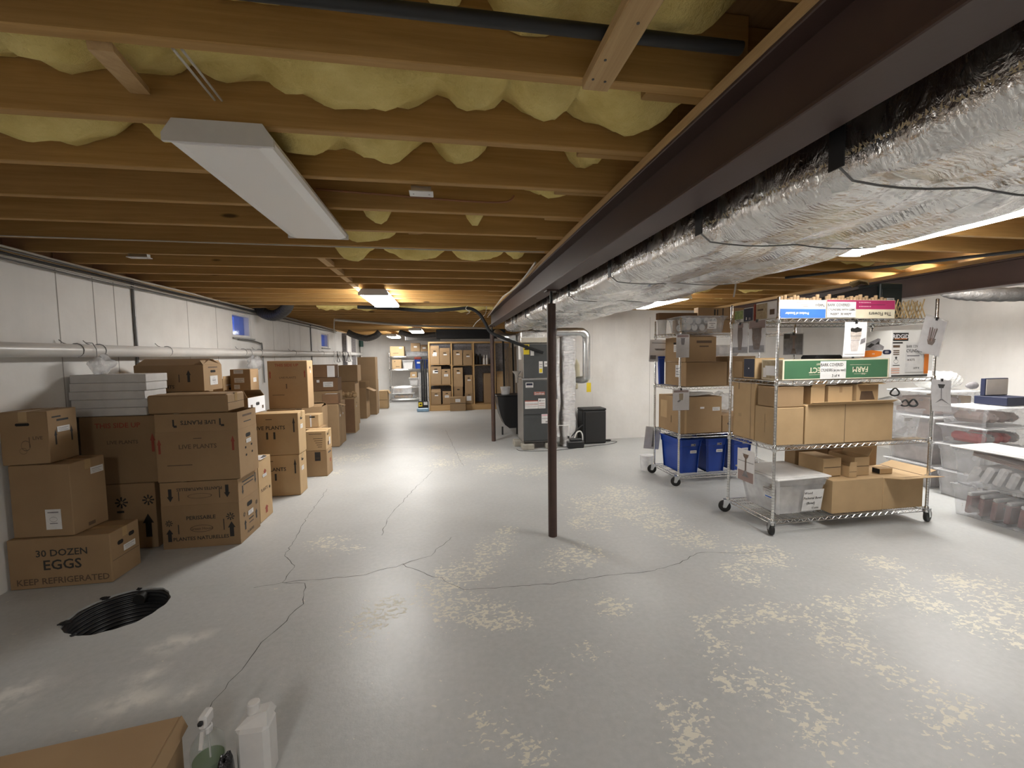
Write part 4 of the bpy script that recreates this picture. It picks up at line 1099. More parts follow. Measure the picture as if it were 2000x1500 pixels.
PLF = [('t', .5, .68, 'PLANTES NATURELLES', .12, 1, 1), ('o', .5, .38, .32, .22, 5), ('a', .12, .45, .08, .55, 1, -1), ('a', .86, .52, .08, .55, 1, -1), ('r', .23, .4, .01, .4, 1), ('r', .76, .45, .01, .4, 1)]
carton('box printed PERISSABLE PLANTES NATURELLES on the floor, flaps raised', -2.37, -1.77, 3.88, 4.27, .002, .372,
       prints={'F': PL, 'R': [('h', .5, .80, .26, .11), ('s', .22, .62, .06, 1), ('s', .85, .70, .06, 1), ('a', .25, .36, .12, .24, 1, 1), ('a', .82, .42, .12, .24, 1, 1), ('r', .55, .42, .24, .03, 1), ('r', .55, .33, .22, .02, 1), ('t', .5, .14, 'PLANTES', .06, 1)]},
       stick=[('R', .52, .58, .10, .04)], open_=True, flaps=[('F', 90, .20, PLF), ('B', 90, .20), ('R', 90, .20, [('r', .5, .75, .6, .06, 1), ('r', .5, .6, .5, .05, 1), ('a', .86, .6, .10, .5, 1, -1), ('a', .2, .4, .10, .4, 1, -1)]), ('L', 90, .20)])
LP = [('a', .04, .72, .05, .30, 2, 1), ('a', .93, .74, .05, .30, 2, 1), ('t', .50, .70, 'LIVE PLANTS', .085, 5), ('r', .5, .86, .1, .015, 5), ('r', .27, .33, .30, .018, 5)]
carton('box printed LIVE PLANTS with red arrows, standing on the PERISSABLE box, flaps raised', -2.375, -1.745, 3.88, 4.24, .579, 1.0,
       prints={'F': LP, 'R': [('h', .5, .83, .26, .085), ('h', .34, .58, .08, .05), ('h', .66, .60, .08, .05), ('h', .36, .42, .08, .05), ('h', .68, .44, .08, .05)]},
       stick=[('R', .5, .71, .09, .035)], mat=CARD, open_=True, flaps=[('F', 90, .15, [('t', .52, .50, 'LIVE PLANTS', .22, 1, 1), ('r', .22, .5, .02, .38, 1), ('r', .24, .3, .04, .12, 1), ('r', .79, .5, .02, .38, 1), ('r', .82, .3, .04, .12, 1)]), ('B', 90, .15), ('R', 90, .15, [('r', .5, .72, .5, .12, 5), ('r', .5, .35, .4, .06, 1)]), ('L', 90, .15)])
carton('long flat brown box lying on the raised flaps of the LIVE PLANTS box', -2.42, -1.815, 3.88, 4.19, 1.155, 1.31, prints={'R': [('r', .5, .5, 1.0, .02, 4)]}, tape='x', c=.012)
carton('plain box on the floor hidden behind the PERISSABLE box', -2.95, -2.42, 4.45, 4.86, .002, .645)
carton('plain box in the middle of the hidden pile behind the foam slabs', -2.95, -2.40, 4.45, 4.86, .649, 1.297)
carton('long brown box with a black up arrow, on the pile below the drain pipe', -2.87, -2.28, 4.46, 4.80, 1.301, 1.55,
       prints={'F': [('a', .78, .58, .07, .46, 1, 1), ('r', .64, .5, .012, .3, 1), ('t', .36, .18, 'LIVE PLANTS', .12, 1)], 'R': [('h', .5, .74, .28, .1), ('r', .5, .9, .5, .05, 5)]}, stick=[('R', .52, .38, .14, .09, [('o', .5, .5, .4, .5, 5), ('r', .5, .5, .4, .06, 1)])], open_=True, flaps=[('F', 22, .16), ('B', 20, .16), ('R', 60, .05)])
carton('plain box on the floor hidden behind the red arrow box', -2.40, -2.11, 4.67, 5.08, .002, .52)
carton('plain box under the white-ended box, hidden behind the LIVE PLANTS stack', -2.40, -2.11, 4.67, 5.08, .524, 1.03)
carton('low box with a white printed end, peeping out behind the flat box', -2.34, -1.965, 4.65, 5.0, 1.034, 1.205, rot=-4, mat=CARD, prints={'R': [('r', .5, .5, .99, .98, 3), ('h', .55, .55, .22, .2, 4), ('r', .2, .4, .12, .3, 5, 1), ('r', .85, .3, .1, .2, 5, 1)]}, open_=True, flaps=[('F', 130, .10), ('B', 40, .1)], extra=[WHITE])
carton('plain box at floor level in the hidden pile by the wall', -2.76, -2.215, 5.14, 5.56, .002, .6)
carton('plain box carrying the open box and the box with three labels', -2.76, -2.215, 5.14, 5.56, .604, 1.2)
carton('small open box with a pale end beside the box with three labels', -2.72, -2.455, 5.18, 5.46, 1.204, 1.37, mat=CARD_T, open_=True, prints={'R': [('h', .6, .35, .3, .16), ('r', .5, .62, .5, .08, 3)]}, flaps=[('R', 95, .04)])
carton('squarish box with three white labels on its front, under the hanging bag', -2.425, -2.21, 5.28, 5.50, 1.204, 1.485, mat=CARD,
       stick=[('F', .42, .90, .10, .045), ('F', .45, .55, .105, .055), ('F', .32, .28, .06, .05), ('R', .5, .55, .08, .05)])
carton('narrow upright box with red arrows on its end and a white paper on top', -2.12, -1.79, 4.33, 4.63, .002, .62, mat=CARD_T, prints={'R': [('a', .5, .76, .25, .12, 2, 1), ('a', .5, .16, .3, .13, 2, 1), ('h', .82, .48, .10, .16), ('t', .4, .5, 'PLANTS', .05, 5)], 'F': [('r', .5, .5, .9, .95, 5)]}, stick=[('R', .45, .72, .09, .03)])
m = MB(); m.grid(lambda a, b: (-2.02 + .24 * a, 4.36 + .16 * b, .624 + .03 * a * math.sin(PI * b)), 6, 6); m.grid(lambda a, b: (-2.02 + .24 * a, 4.36 + .16 * b, .6225), 1, 1); m.obj('paper_sheet', WHITE, 'white paper lying on top of the red arrow box', 'paper')
LB = [('t', .36, .66, 'LIVE PLANTS', .085, 1), ('r', .30, .47, .045, .17, 1), ('r', .46, .47, .045, .17, 1), ('a', .90, .72, .06, .36, 1, 1), ('r', .35, .86, .14, .018, 5)]
LR = [('h', .42, .85, .28, .07)]
carton('lower of two stacked LIVE PLANTS boxes with black bars, on the floor', -2.18, -1.69, 5.18, 5.43, .002, .482, prints={'F': LB, 'R': [('h', .42, .85, .30, .08), ('a', .5, .95, .35, .07, 1, -1)]}, stick=[('R', .4, .63, .08, .05)], mat=CARD_T, tape='x')
carton('upper of two stacked LIVE PLANTS boxes with black bars', -2.17, -1.685, 5.18, 5.44, .486, .972, prints={'F': LB, 'R': LR, 'T': [('r', .5, .5, .8, .1, 5)]}, stick=[('R', .42, .65, .08, .05)], mat=CARD_T, tape='x')
carton('box under the tall THIS SIDE UP box, half hidden', -2.16, -1.83, 5.55, 5.84, .002, .975)
carton('tall box with red THIS SIDE UP heading standing above the LIVE PLANTS pair', -2.14, -1.68, 5.58, 5.80, .979, 1.575,
       prints={'F': [('t', .48, .91, 'THIS SIDE UP', .055, 2), ('a', .06, .72, .05, .16, 2, 1), ('a', .93, .73, .05, .16, 2, 1), ('t', .5, .65, 'LIVE PLANTS', .04, 5), ('r', .46, .47, .03, .10, 5), ('r', .25, .29, .3, .012, 5)], 'R': [('h', .5, .85, .2, .05)]}, stick=[('R', .55, .76, .03, .03)])
carton('small box with printed lines, lower of the pair in the aisle', -1.87, -1.59, 5.95, 6.22, .002, .354, prints={'F': [('r', .58, .78, .26, .34, 1), ('r', .58, .72, .18, .02, 5, 1)], 'R': [('a', .6, .55, .35, .16, 2, 1), ('r', .5, .88, .5, .06, 1)]})
carton('small box with a paragraph of print, upper of the pair in the aisle', -1.865, -1.592, 5.95, 6.23, .358, .62, prints={'F': [('r', .5, .86, .6, .03, 5)] + [('r', .62 + .02 * i, .62 - .11 * i, .44 - .06 * i, .03, 5) for i in range(5)], 'R': [('r', .4, .8, .4, .12, 5), ('r', .5, .3, .5, .2, 5)]}, mat=CARD_T, stick=[('R', .6, .4, .06, .10, [])], tape='x')
carton('plain box on the floor behind the small printed pair', -2.14, -1.76, 6.30, 6.66, .002, .60)
carton('little tan box with a torn hand hole on the box behind the small pair', -2.02, -1.80, 6.40, 6.62, .604, .79, mat=CARD_T, prints={'F': [('h', .6, .82, .35, .12), ('r', .5, .5, .08, .9, 3)]})
carton('open-topped brown box standing in the row past the small pair', -2.36, -1.885, 6.88, 7.20, .002, .85, open_=True, flaps=[('F', 12, .16), ('B', 20, .16)], stick=[('R', .5, .6, .04, .04, [])])
carton('tall battered box with dented side in the row, tape hanging off', -2.28, -1.88, 7.89, 8.12, .002, .775, stick=[('R', .5, .72, .05, .04, [])], tape='x', c=.015, flaps=[('R', 200, .10, (), (.1, .7))])
carton('tall slim box directly behind the battered box', -2.22, -1.90, 8.15, 8.50, .002, .80, prints={'R': [('h', .5, .88, .2, .05)]}, stick=[('R', .4, .7, .05, .04, [])])
carton('small dark box lying on the battered box', -2.16, -1.885, 7.93, 8.10, .781, .955, mat=CARD_D, stick=[('T', .5, .5, .2, .12, [])])
carton('plain box supporting the dark labelled boxes', -2.72, -2.03, 8.53, 8.88, .002, .965, mat=CARD)
carton('wide dark brown box with two white labels near the drain pipe', -2.52, -2.03, 8.55, 8.85, .969, 1.225, mat=CARD_D, stick=[('F', .27, .75, .05, .05, []), ('F', .64, .5, .18, .10)])
carton('dark brown box with a pale panel, on the dark labelled box', -2.51, -2.08, 8.56, 8.84, 1.229, 1.475, mat=CARD_D, prints={'F': [('r', .84, .48, .32, .9, 3)]})
carton('dark-faced box with bright end in the middle of the long row', -2.24, -1.885, 9.30, 9.72, .002, .745, mat=CARD_T, prints={'F': [('r', .5, .5, .98, .97, 6)], 'R': [('h', .5, .85, .1, .04)]}, extra=[CARD_D], stick=[('R', .4, .75, .04, .04, [])])
m = MB()
for i in range(7): m.blob((-2.2 + .05 * i, 9.45 + .04 * (i % 3), .80 + .02 * (i % 2)), (.05, .06, .05), i, .35, 10, 6, fz=.747)
m.obj('crumpled_paper', CARD_T, 'crumpled kraft paper bursting out on the dark-faced box', 'paper')
carton('plain box under the rear brown box near the tall one', -2.52, -2.06, 10.28, 10.75, .002, 1.045)
carton('brown box on the pile just before the tall box', -2.42, -2.0, 10.30, 10.72, 1.049, 1.43)
carton('big plain box with a drooping flap, in the far part of the row', -2.50, -2.03, 11.48, 11.98, .002, .80, open_=True, flaps=[('R', 205, .22, (), (.05, .9)), ('F', 95, .17), ('B', 90, .17)])
carton('tall narrow box towering at the end of the row', -2.36, -1.88, 12.20, 12.58, .002, 1.62)
carton('slim upright box just past the tall narrow box', -2.2, -1.95, 12.75, 13.1, .002, .96)
carton('lone short box in the row nearest the far wire rack', -2.02, -1.76, 13.6, 13.95, .002, .56, mat=CARD_T, prints={'F': [('r', .5, .48, .98, .02, 4)]}, flaps=[('R', 240, .12)])

# things hung on the drain pipe
def hung_bag(y, z, r_, label, seed):
    r = root('hanging_bag', (XL + .17, y, z), label, 'bag')
    m = MB(); m.blob((XL + .19, y, z), r_, seed, .35, 18, 12); m.obj('bag_film', FILM, parent=r, smooth='all')
    m = MB(); m.tube([(XL + .165, y, z + r_[2] * .9), (XL + .165, y, 1.70), (XL + .14, y, 1.752), (XL + .09, y, 1.755)], .003, 6); m.obj('hook_wire', GREYC, parent=r)
hung_bag(4.07, 1.555, (.05, .12, .075), 'crinkled clear bag hung from the drain pipe above the foam slabs', 3)
hung_bag(7.0, 1.53, (.06, .22, .10), 'clear plastic bag hung from the drain pipe near the first window', 5)
for i in range(7):
    y = 11.9 + .33 * i; zz = 1.70
    m = MB(); a = .16
    m.tube(curve_pts([(XL + .16, y, 1.79), (XL + .17, y + .02, 1.72), (XL + .18, y + .08, 1.60), (XL + .19, y + .14, 1.50), (XL + .20, y + .0, 1.49), (XL + .20, y - .14, 1.50), (XL + .18, y - .08, 1.60), (XL + .17, y - .01, 1.71)], 4), .009, 6)
    m.obj('wire_hanger', BLACK if i % 2 else WHITEP, ('black' if i % 2 else 'white') + ' coat hanger hooked on the far stretch of drain pipe', 'hanger', ('black' if i % 2 else 'white') + ' hangers on the drain pipe')

# ---------------------------------------------------------------- bottom corner of the picture
carton('big brown box with a folded-out flap beside the spray bottle', -1.937, -.937, 1.018, 1.568, .002, .30, rot=8, mat=CARD, flaps=[('R', 250, .05)], tape='x')
r = root('spray_bottle', (-.895, 1.628, 0), 'clear spray bottle of green liquid with a white sprayer', 'bottle')
bx, by = -.895, 1.628
m = MB(); m.lathe([(.052, .002), (.055, .01), (.055, .17), (.050, .195), (.036, .215), (.019, .232), (.016, .236)], (bx, by, 0), 28); m.obj('bottle_body', CLRBOT, parent=r, smooth=True)
m = MB(); m.lathe([(.047, .006), (.050, .012), (.050, .128), (.049, .129)], (bx, by, 0), 28); m.obj('liquid', GREENL, parent=r, smooth=True)
m = MB(); m.lathe([(.019, .232), (.019, .252), (.014, .256)], (bx, by, 0), 18); m.box(bx - .017, bx + .014, by - .028, by + .03, .256, .306, c=.008); m.box(bx - .008, bx + .008, by - .044, by - .028, .284, .300, c=.004, m=1); m.hexa([(bx - .006, by - .03, .256), (bx + .006, by - .03, .256), (bx + .006, by - .02, .256), (bx - .006, by - .02, .256)], [(bx - .006, by - .046, .20), (bx + .006, by - .046, .20), (bx + .006, by - .038, .20), (bx - .006, by - .038, .20)])
m.obj('sprayer_head', [WHITEP, BLACK], parent=r)
m = MB(); m.tube([(bx + .005, by, .235), (bx + .01, by, .02)], .003, 6); m.obj('dip_tube', WHITEP, parent=r)
r = root('plastic_jug', (-.738, 1.655, 0), 'opaque white plastic jug beside the dark foil bag', 'jug')
jx, jy = -.738, 1.655
m = MB(); m.box(jx - .058, jx + .058, jy - .05, jy + .05, .002, .235, c=.018); m.hexa([(jx - .055, jy - .046, .233), (jx + .056, jy - .046, .233), (jx + .056, jy + .046, .233), (jx - .055, jy + .046, .233)], [(jx - .02, jy - .025, .262), (jx + .048, jy - .022, .275), (jx + .048, jy + .022, .275), (jx - .02, jy + .025, .262)])
m.obj('jug_body', WHITEP, parent=r)
m = MB(); m.lathe([(.022, .262), (.022, .297), (.018, .301)], (jx - .006, jy, 0), 18); m.obj('screw_cap', WHITEP, parent=r, smooth=True)
m = MB(); m.blob((-.808, 1.560, .085), (.022, .045, .10), 4, .3, 16, 10, fz=.003); m.obj('foil_bag', PM('black_foil_bag', (.05, .045, .05), .18, .6, col2=(.02, .02, .02), ns=30, bmp=.9, bscale=25, bdist=.02), 'small dark crinkled foil bag between spray bottle and jug', 'bag', smooth='all')

# ---------------------------------------------------------------- wire shelving racks
def wire_shelf(x0, x1, y0, y1, z, parent, fine=True):
    m = MB(); r1, r2 = .004, .0024
    for zz in (z, z - .032):
        for a, b in (((x0, y0), (x1, y0)), ((x1, y0), (x1, y1)), ((x1, y1), (x0, y1)), ((x0, y1), (x0, y0))):
            m.tube([(*a, zz), (*b, zz)], r1, 6)
    def zig(a, b):
        L = math.dist(a, b); n = max(4, int(L / .035))
        m.tube([(a[0] + (b[0] - a[0]) * i / n, a[1] + (b[1] - a[1]) * i / n, z - (.032 if i % 2 else 0)) for i in range(n + 1)], .0028, 4)
    zig((x0, y0), (x1, y0)); zig((x0, y0), (x0, y1)); zig((x1, y0), (x1, y1)); zig((x0, y1), (x1, y1))
    n = int((x1 - x0) / (.027 if fine else .06))
    for i in range(1, n):
        x = x0 + (x1 - x0) * i / n; m.tube([(x, y0, z + .001), (x, y1, z + .001)], r2, 4, caps=False)
    for t in (.25, .5, .75):
        y = y0 + (y1 - y0) * t; m.tube([(x0, y, z - .006), (x1, y, z - .006)], .0035, 5)
    return m.obj('wire_shelf', CHROME, parent=parent)
def rack(x0, x1, y0, y1, levels, ztop, label, casters=True, fine=True, rots=(0, 0, 0, 0)):
    r = root('wire_shelving_rack', ((x0 + x1) / 2, (y0 + y1) / 2, 0), label, 'shelving rack')
    for i, (x, y) in enumerate(((x0, y0), (x1, y0), (x0, y1), (x1, y1))):
        m = MB(); zb = .128 if casters else .0
        prof = [(.0125, zb), (.0125, ztop), (.010, ztop + .006)]
        k = zb + .03
        m.lathe(prof, (x, y, 0), 14)
        if fine:
            zz = zb + .03
            while zz < ztop - .02:
                m.lathe([(.0128, zz), (.0128, zz + .0025)], (x, y, 0), 12, m=1); zz += .0254
        p = m.obj('post', [CHROME, GREYC], parent=r, smooth=True)
        for z in levels:
            m = MB(); m.lathe([(.016, z - .042), (.019, z - .038), (.017, z + .012), (.014, z + .016)], (x, y, 0), 14); m.obj('shelf_collar', CHROME if fine else GREYC, parent=p, smooth=True)
        if casters:
            a = rots[i]; dx, dy = math.cos(a), math.sin(a)
            cx, cy = x + dx * .03, y + dy * .03
            w_ = MB(); w_.T = Matrix.Translation((cx, cy, .058)) @ Matrix.Rotation(a, 4, 'Z')
            w_.lathe([(.045, -.016), (.056, -.013), (.058, 0), (.056, .013), (.045, .016)], (0, 0, 0), 28, axis='y')
            c = w_.obj('caster', RUBBER, parent=r, smooth=True)
            h = MB(); h.T = w_.T; h.lathe([(.02, -.0185), (.02, .0185)], (0, 0, 0), 16, axis='y'); h.obj('hub', GREYC, parent=c, smooth=True)
            f = MB(); f.T = w_.T
            for s_ in (-1, 1):
                f.hexa([(-.014, s_ * .021 - .0015, -.012), (.014, s_ * .021 - .0015, -.012), (.014, s_ * .021 + .0015, -.012), (-.014, s_ * .021 + .0015, -.012)], [(-.05, s_ * .021 - .0015, .062), (.01, s_ * .021 - .0015, .062), (.01, s_ * .021 + .0015, .062), (-.05, s_ * .021 + .0015, .062)])
            f.box(-.052, .012, -.023, .023, .062, .068); f.lathe([(.02, .0685), (.014, .0705)], (-.03, 0, 0), 12)
            f.obj('fork', GALV, parent=c)
    for z in levels: wire_shelf(x0, x1, y0, y1, z, r, fine)
    return r
LV1 = (.135, .785, 1.355, 1.885)
rack(2.80, 4.42, 3.17, 3.75, LV1, 2.06, 'chrome wire shelving rack on casters loaded with flower boxes and notes', rots=(1.2, .3, 2.6, .5))
LV2 = (.125, .625, 1.20, 1.845)
rack(2.765, 4.30, 4.60, 5.19, LV2, 2.02, 'chrome wire shelving rack on casters holding blue bins, behind the flower box rack', rots=(2.5, .3, 2.7, .5))

# ---------------------------------------------------------------- photo sheets and notes
def sheet(label, o, u, v, w_, h, prints, sleeve=True, clip=.5, mats=(), paper=None, curl=0, group=None, name='photo_sheet'):
    o, u, v = V(o), V(u).normalized(), V(v).normalized(); n = u.cross(v)
    m = MB(); N = 6
    def at(a, b, k=0): return o + u * (w_ * a) + v * (h * b) + n * (k + curl * (1 - b) ** 2)
    m.grid(lambda a, b: at(a, b), 2, N); m.grid(lambda a, b: at(a, b, -.0012), 2, N)
    ps = MB()
    draw(ps, (o + n * (.001 + (curl * .12 if curl else 0)), u, v, w_, h), prints)
    if curl:
        ps.v = [tuple(V(p) + n * (curl * (1 - max(0, min(1, (V(p) - o).dot(v) / h))) ** 2 - curl * .12 + .0012)) for p in ps.v]
    k = len(m.v); m.v += ps.v; m.f += [tuple(i + k for i in f) for f in ps.f]; m.m += ps.m
    r = m.obj(name, [paper or PLIGHT, INK, RED, WHITE, HOLE, INK_S] + list(mats), label, 'photo sheet' if name == 'photo_sheet' else 'paper', group)
    if sleeve:
        s_ = MB(); s_.grid(lambda a, b: at(-.04 + 1.08 * a, -.03 + 1.08 * b, .003 + .002 * math.sin(5 * a + 7 * b)), 6, 8); s_.obj('plastic_sleeve', SLEEVE, parent=r, smooth='all')
    if clip is not None:
        c = MB(); q = o + u * (w_ * clip) + v * h
        c.T = Matrix.Translation(q) @ Matrix((( u.x, v.x, n.x, 0), (u.y, v.y, n.y, 0), (u.z, v.z, n.z, 0), (0, 0, 0, 1)))
        c.hexa([(-.012, -.014, -.003), (.012, -.014, -.003), (.012, -.014, .004), (-.012, -.014, .004)], [(-.008, .012, -.006), (.008, .012, -.006), (.008, .012, .006), (-.008, .012, .006)])
        c.obj('binder_clip', BLACK, parent=r)
    return r
def shape(pts, mi): return ('p', pts, mi)
_draw0 = draw
def draw(m, fr, prints):
    o, u, v, W_, H_ = fr
    o, u, v = V(o), V(u), V(v); n = u.cross(v)
    rest = []
    for i, p in enumerate(prints):
        if p[0] == 'p':
            m.quad(*(o + u * (x * W_) + v * (y * H_) + n * (.00025 * i) for x, y in p[1]), m=p[2])
        else:
            _draw0(m, (o + n * (.00025 * i), u, v, W_, H_), [p])
def vase(cx, top, bot, w0, w1, w2, mi):
    L = [(w0, 1), (w1 * .95, .82), (w1, .55), ((w1 + w2) / 2, .25), (w2, 0)]
    return ('p', [(cx - a, bot + (top - bot) * t) for a, t in L] + [(cx + a, bot + (top - bot) * t) for a, t in reversed(L)], mi)
XN = (0, -1, 0); UPZ = (0, 0, 1); XP = (1, 0, 0)
MT = [PBROWN, PTAN, PMAUVE, PGREY]          # slots 6..9
sheet('sleeved photo of a slim bark vase hung at the end of the flower box shelf', (2.775, 3.70, 1.60), XN, UPZ, .205, .275, [('r', .5, .1, 1, .2, 9), vase(.5, .92, .1, .14, .17, .10, 6), ('r', .52, .93, .35, .14, 8)], mats=MT)
sheet('sleeved photo of a wide bark planter hung at the end of the flower box shelf', (2.775, 3.485, 1.60), XN, UPZ, .205, .285, [('r', .5, .88, .95, .24, 8), ('r', .5, .12, .9, .22, 9), vase(.5, .78, .1, .30, .28, .16, 6), ('o', .5, .78, .6, .07, 1)], mats=MT)
sheet('small grey sleeved photo hanging from the rear edge above the green box', (3.37, 3.738, 1.575), XP, UPZ, .22, .21, [('r', .16, .88, .3, .22, 1), vase(.52, .9, .3, .2, .06, .05, 8), vase(.52, .3, .05, .04, .1, .16, 6)], mats=MT, paper=PGREY)
sheet('printed photo of two stacked pale bark pots clipped to the front shelf edge', (3.445, 3.158, 1.555), XP, UPZ, .225, .30, [('r', .5, .5, .86, .86, 9), ('r', .5, .5, .85, .85, 10), ('p', [(.72, .35), (.95, .42), (.95, .55), (.75, .5)], 9), vase(.5, .82, .46, .27, .25, .19, 11), vase(.48, .5, .16, .18, .19, .14, 12), ('p', [(.24, .80), (.30, .84), (.42, .82), (.55, .86), (.68, .82), (.76, .82), (.74, .73), (.5, .70), (.26, .73)], 4), ('r', .48, .47, .40, .012, 9), ('r', .5, .60, .5, .010, 9)], sleeve=False, mats=MT + [WHITE, PM('pale_bark', (.62, .56, .50), .7, ns=40, col2=(.42, .36, .32)), PM('pale_bark_lower', (.66, .61, .58), .7, ns=30, col2=(.5, .44, .42))], paper=WHITE, curl=-.012)
tl = math.radians(-14); ru, rv = (math.cos(tl), 0, math.sin(tl)), (-math.sin(tl), 0, math.cos(tl))
sheet('tilted sleeved photo of brown antler-like fingers hung on the corner post', (4.175, 3.135, 1.605), ru, rv, .245, .315, [vase(.5, .45, .25, .2, .18, .1, 6)] + [('p', [(.34 + .07 * i, .35), (.30 + .10 * i, .72 + .04 * (i % 2)), (.36 + .10 * i, .73), (.42 + .06 * i, .35)], 6 if i % 2 else 8) for i in range(4)], mats=MT)
t2_ = math.radians(-4); ru2, rv2 = (math.cos(t2_), 0, math.sin(t2_)), (-math.sin(t2_), 0, math.cos(t2_))
sheet('curled photo of a dark bowl on a long stem hung below the corner post photo', (4.345, 3.140, 1.055), ru2, rv2, .215, .285, [('p', [(.3, .86), (.68, .86), (.60, .74), (.38, .74)], 1), ('r', .49, .58, .05, .34, 9), ('p', [(.46, .4), (.54, .4), (.92, .22), (.5, .36), (.15, .25)], 9), ('r', .5, .18, .96, .02, 3)], mats=MT, paper=PLIGHT, curl=.03)
sheet('photo of a slender torch shaped vase on the side of the lidded clear tote', (2.775, 3.595, .395), XN, UPZ, .225, .30, [('r', .5, .16, .9, .32, 8), ('r', .5, .62, .9, .02, 9), vase(.5, .86, .72, .2, .15, .06, 6), ('r', .5, .52, .08, .44, 6), vase(.5, .34, .14, .05, .1, .2, 9)], sleeve=False, mats=MT, clip=None)
sheet('grey back of a sheet hanging behind the open-flapped box', (3.98, 3.745, .42), XP, UPZ, .24, .28, [('r', .5, .9, .9, .1, 3)], mats=MT, paper=PLIGHT, clip=.4)
sheet('white sheet with faint boat picture clipped to the rear post of the blue bin rack', (2.655, 5.152, 1.50), (1, 0, -.03), (.05, 0, 1), .27, .29, [('p', [(.25, .6), (.85, .6), (.75, .52), (.32, .52)], 9), ('r', .2, .2, .3, .18, 9), ('r', .5, .85, .8, .03, 9)], sleeve=False, mats=MT, paper=WHITE, clip=None)
sheet('grey sleeved sheet taped to the corner post of the blue bin rack', (2.70, 4.575, 1.555), XP, UPZ, .165, .27, [('r', .5, .93, .9, .1, 8), vase(.5, .85, .55, .2, .15, .1, 9)], mats=MT, paper=PLIGHT, clip=None)
sheet('sleeved photo of a little tan cup on the middle of the corner post', (2.665, 4.575, .93), XP, UPZ, .21, .25, [('r', .5, .9, .9, .1, 8), vase(.5, .8, .48, .14, .13, .10, 7), ('p', [(.25, .42), (.4, .5), (.5, .46), (.35, .38)], 9)], mats=MT, paper=PLIGHT, clip=.5)
sheet('pale sheet dangling low behind the rear post of the blue bin rack', (2.62, 5.215, .34), (1, 0, -.12), (.12, 0, 1), .22, .30, [('r', .6, .5, .2, .8, 9)], sleeve=False, mats=MT, paper=PLIGHT, clip=None)

# ---------------------------------------------------------------- flower box rack, top shelf
Z = LV1[3] + .006
def note(lines, x=None):
    """hand lettering; lines = (text, x, y, h)"""
    return [('t', cx, cy, t, h, 1) for (t, cx, cy, h) in lines]
carton('flower box with blue band printed Nelpo upside down, on the top shelf', 2.825, 3.275, 3.185, 3.46, Z, 2.045, mat=CARD_W, c=.003, open_=True,
       prints={'F': [('r', .5, .26, .99, .50, 6), ('t', .37, .26, 'Product of Ecuador', .13, 3, 1), ('t', .86, .70, 'Nelpo', .17, 1, 1), ('r', .48, .86, .26, .02, 5), ('r', .50, .80, .22, .02, 5), ('r', .52, .72, .18, .02, 5), ('r', .55, .64, .12, .02, 5), ('o', .17, .74, .10, .22, 5)],
               'L': [('r', .25, .5, .48, .9, 7), ('r', .75, .5, .45, .85, 8), ('r', .7, .4, .2, .3, 5, 1), ('r', .2, .6, .25, .1, 5, 1)]}, extra=[BLUEP, PTAN, PLIGHT], group='flower shipping boxes')
carton('flower box with magenta band printed The Flowers upside down, on the top shelf', 3.28, 3.985, 3.185, 3.46, Z, 2.05, mat=CREAM, c=.003, open_=True,
       prints={'F': [('r', .5, .74, .99, .49, 6), ('t', .78, .24, 'The Flowers', .20, 1, 1), ('r', .68, .74, .34, .018, 1)] + [('h', .47 + .022 * i, .86, .015, .06, 7) for i in range(8)] + [('h', .47 + .022 * i, .64, .015, .06, 7) for i in range(8)]}, extra=[MAG, PINK], group='flower shipping boxes',
       stick=[('F', .205, .46, .29, .135, note([('BARK COVERED', .40, .80, .17), ('CYLINDERS WITH GEMS', .5, .50, .13), ('INSERT  30 WKPT', .48, .22, .14)]))])
rb = random.Random(12)
for i in range(34):
    x = 2.87 + i * .0318
    if abs(x - 3.2775) < .024: continue
    m = MB(); h = rb.uniform(.165, .205); m.lathe([(.0125, 0), (.0145, .01), (.0135, h * .5), (.0148, h - .004), (.012, h)], (x, 3.22 + rb.uniform(0, .01), Z + .008), 8)
    m.obj('bark_cylinder', BARK, 'bark covered cylinder standing in the flower boxes on the top shelf', 'cylinder', 'bark cylinders in the flower boxes', smooth=True)
for i in range(24):
    x = 4.01 + i * .0158; lean = .07 if i % 2 else -.06
    m = MB(); m.tube([(x - lean / 2, 3.19 + .026 * (i % 6), Z + .008), (x, 3.192 + .026 * (i % 6), Z + .075), (x + lean / 2, 3.195 + .026 * (i % 6), Z + rb.uniform(.14, .18))], .0052, 6)
    m.obj('twig', TWIG, 'twig in the criss-cross bundle at the end of the top shelf', 'twig', 'criss-cross twigs on the top shelf')
carton('little green photo box at the rear end of the top shelf', 2.815, 2.95, 3.61, 3.735, Z, 2.005, mat=CARD_W, prints={'L': [('r', .5, .62, .96, .7, 6), ('r', .45, .22, .5, .05, 1), ('r', .5, .12, .4, .04, 1)], 'F': [('r', .5, .5, .9, .9, 6)]}, extra=[GREENF], c=.002)
carton('navy box with small white figures beside the green photo box', 2.815, 2.98, 3.485, 3.605, Z, 2.02, mat=CARD_W, prints={'L': [('r', .5, .48, .98, .92, 6), ('r', .3, .22, .1, .2, 3, 1), ('r', .65, .2, .2, .16, 7, 1)]}, extra=[NAVY, PGREY], c=.002)
carton('slim dark red box between navy box and Nelpo box', 2.815, 2.98, 3.465, 3.481, Z, 2.04, mat=RED, c=.002)
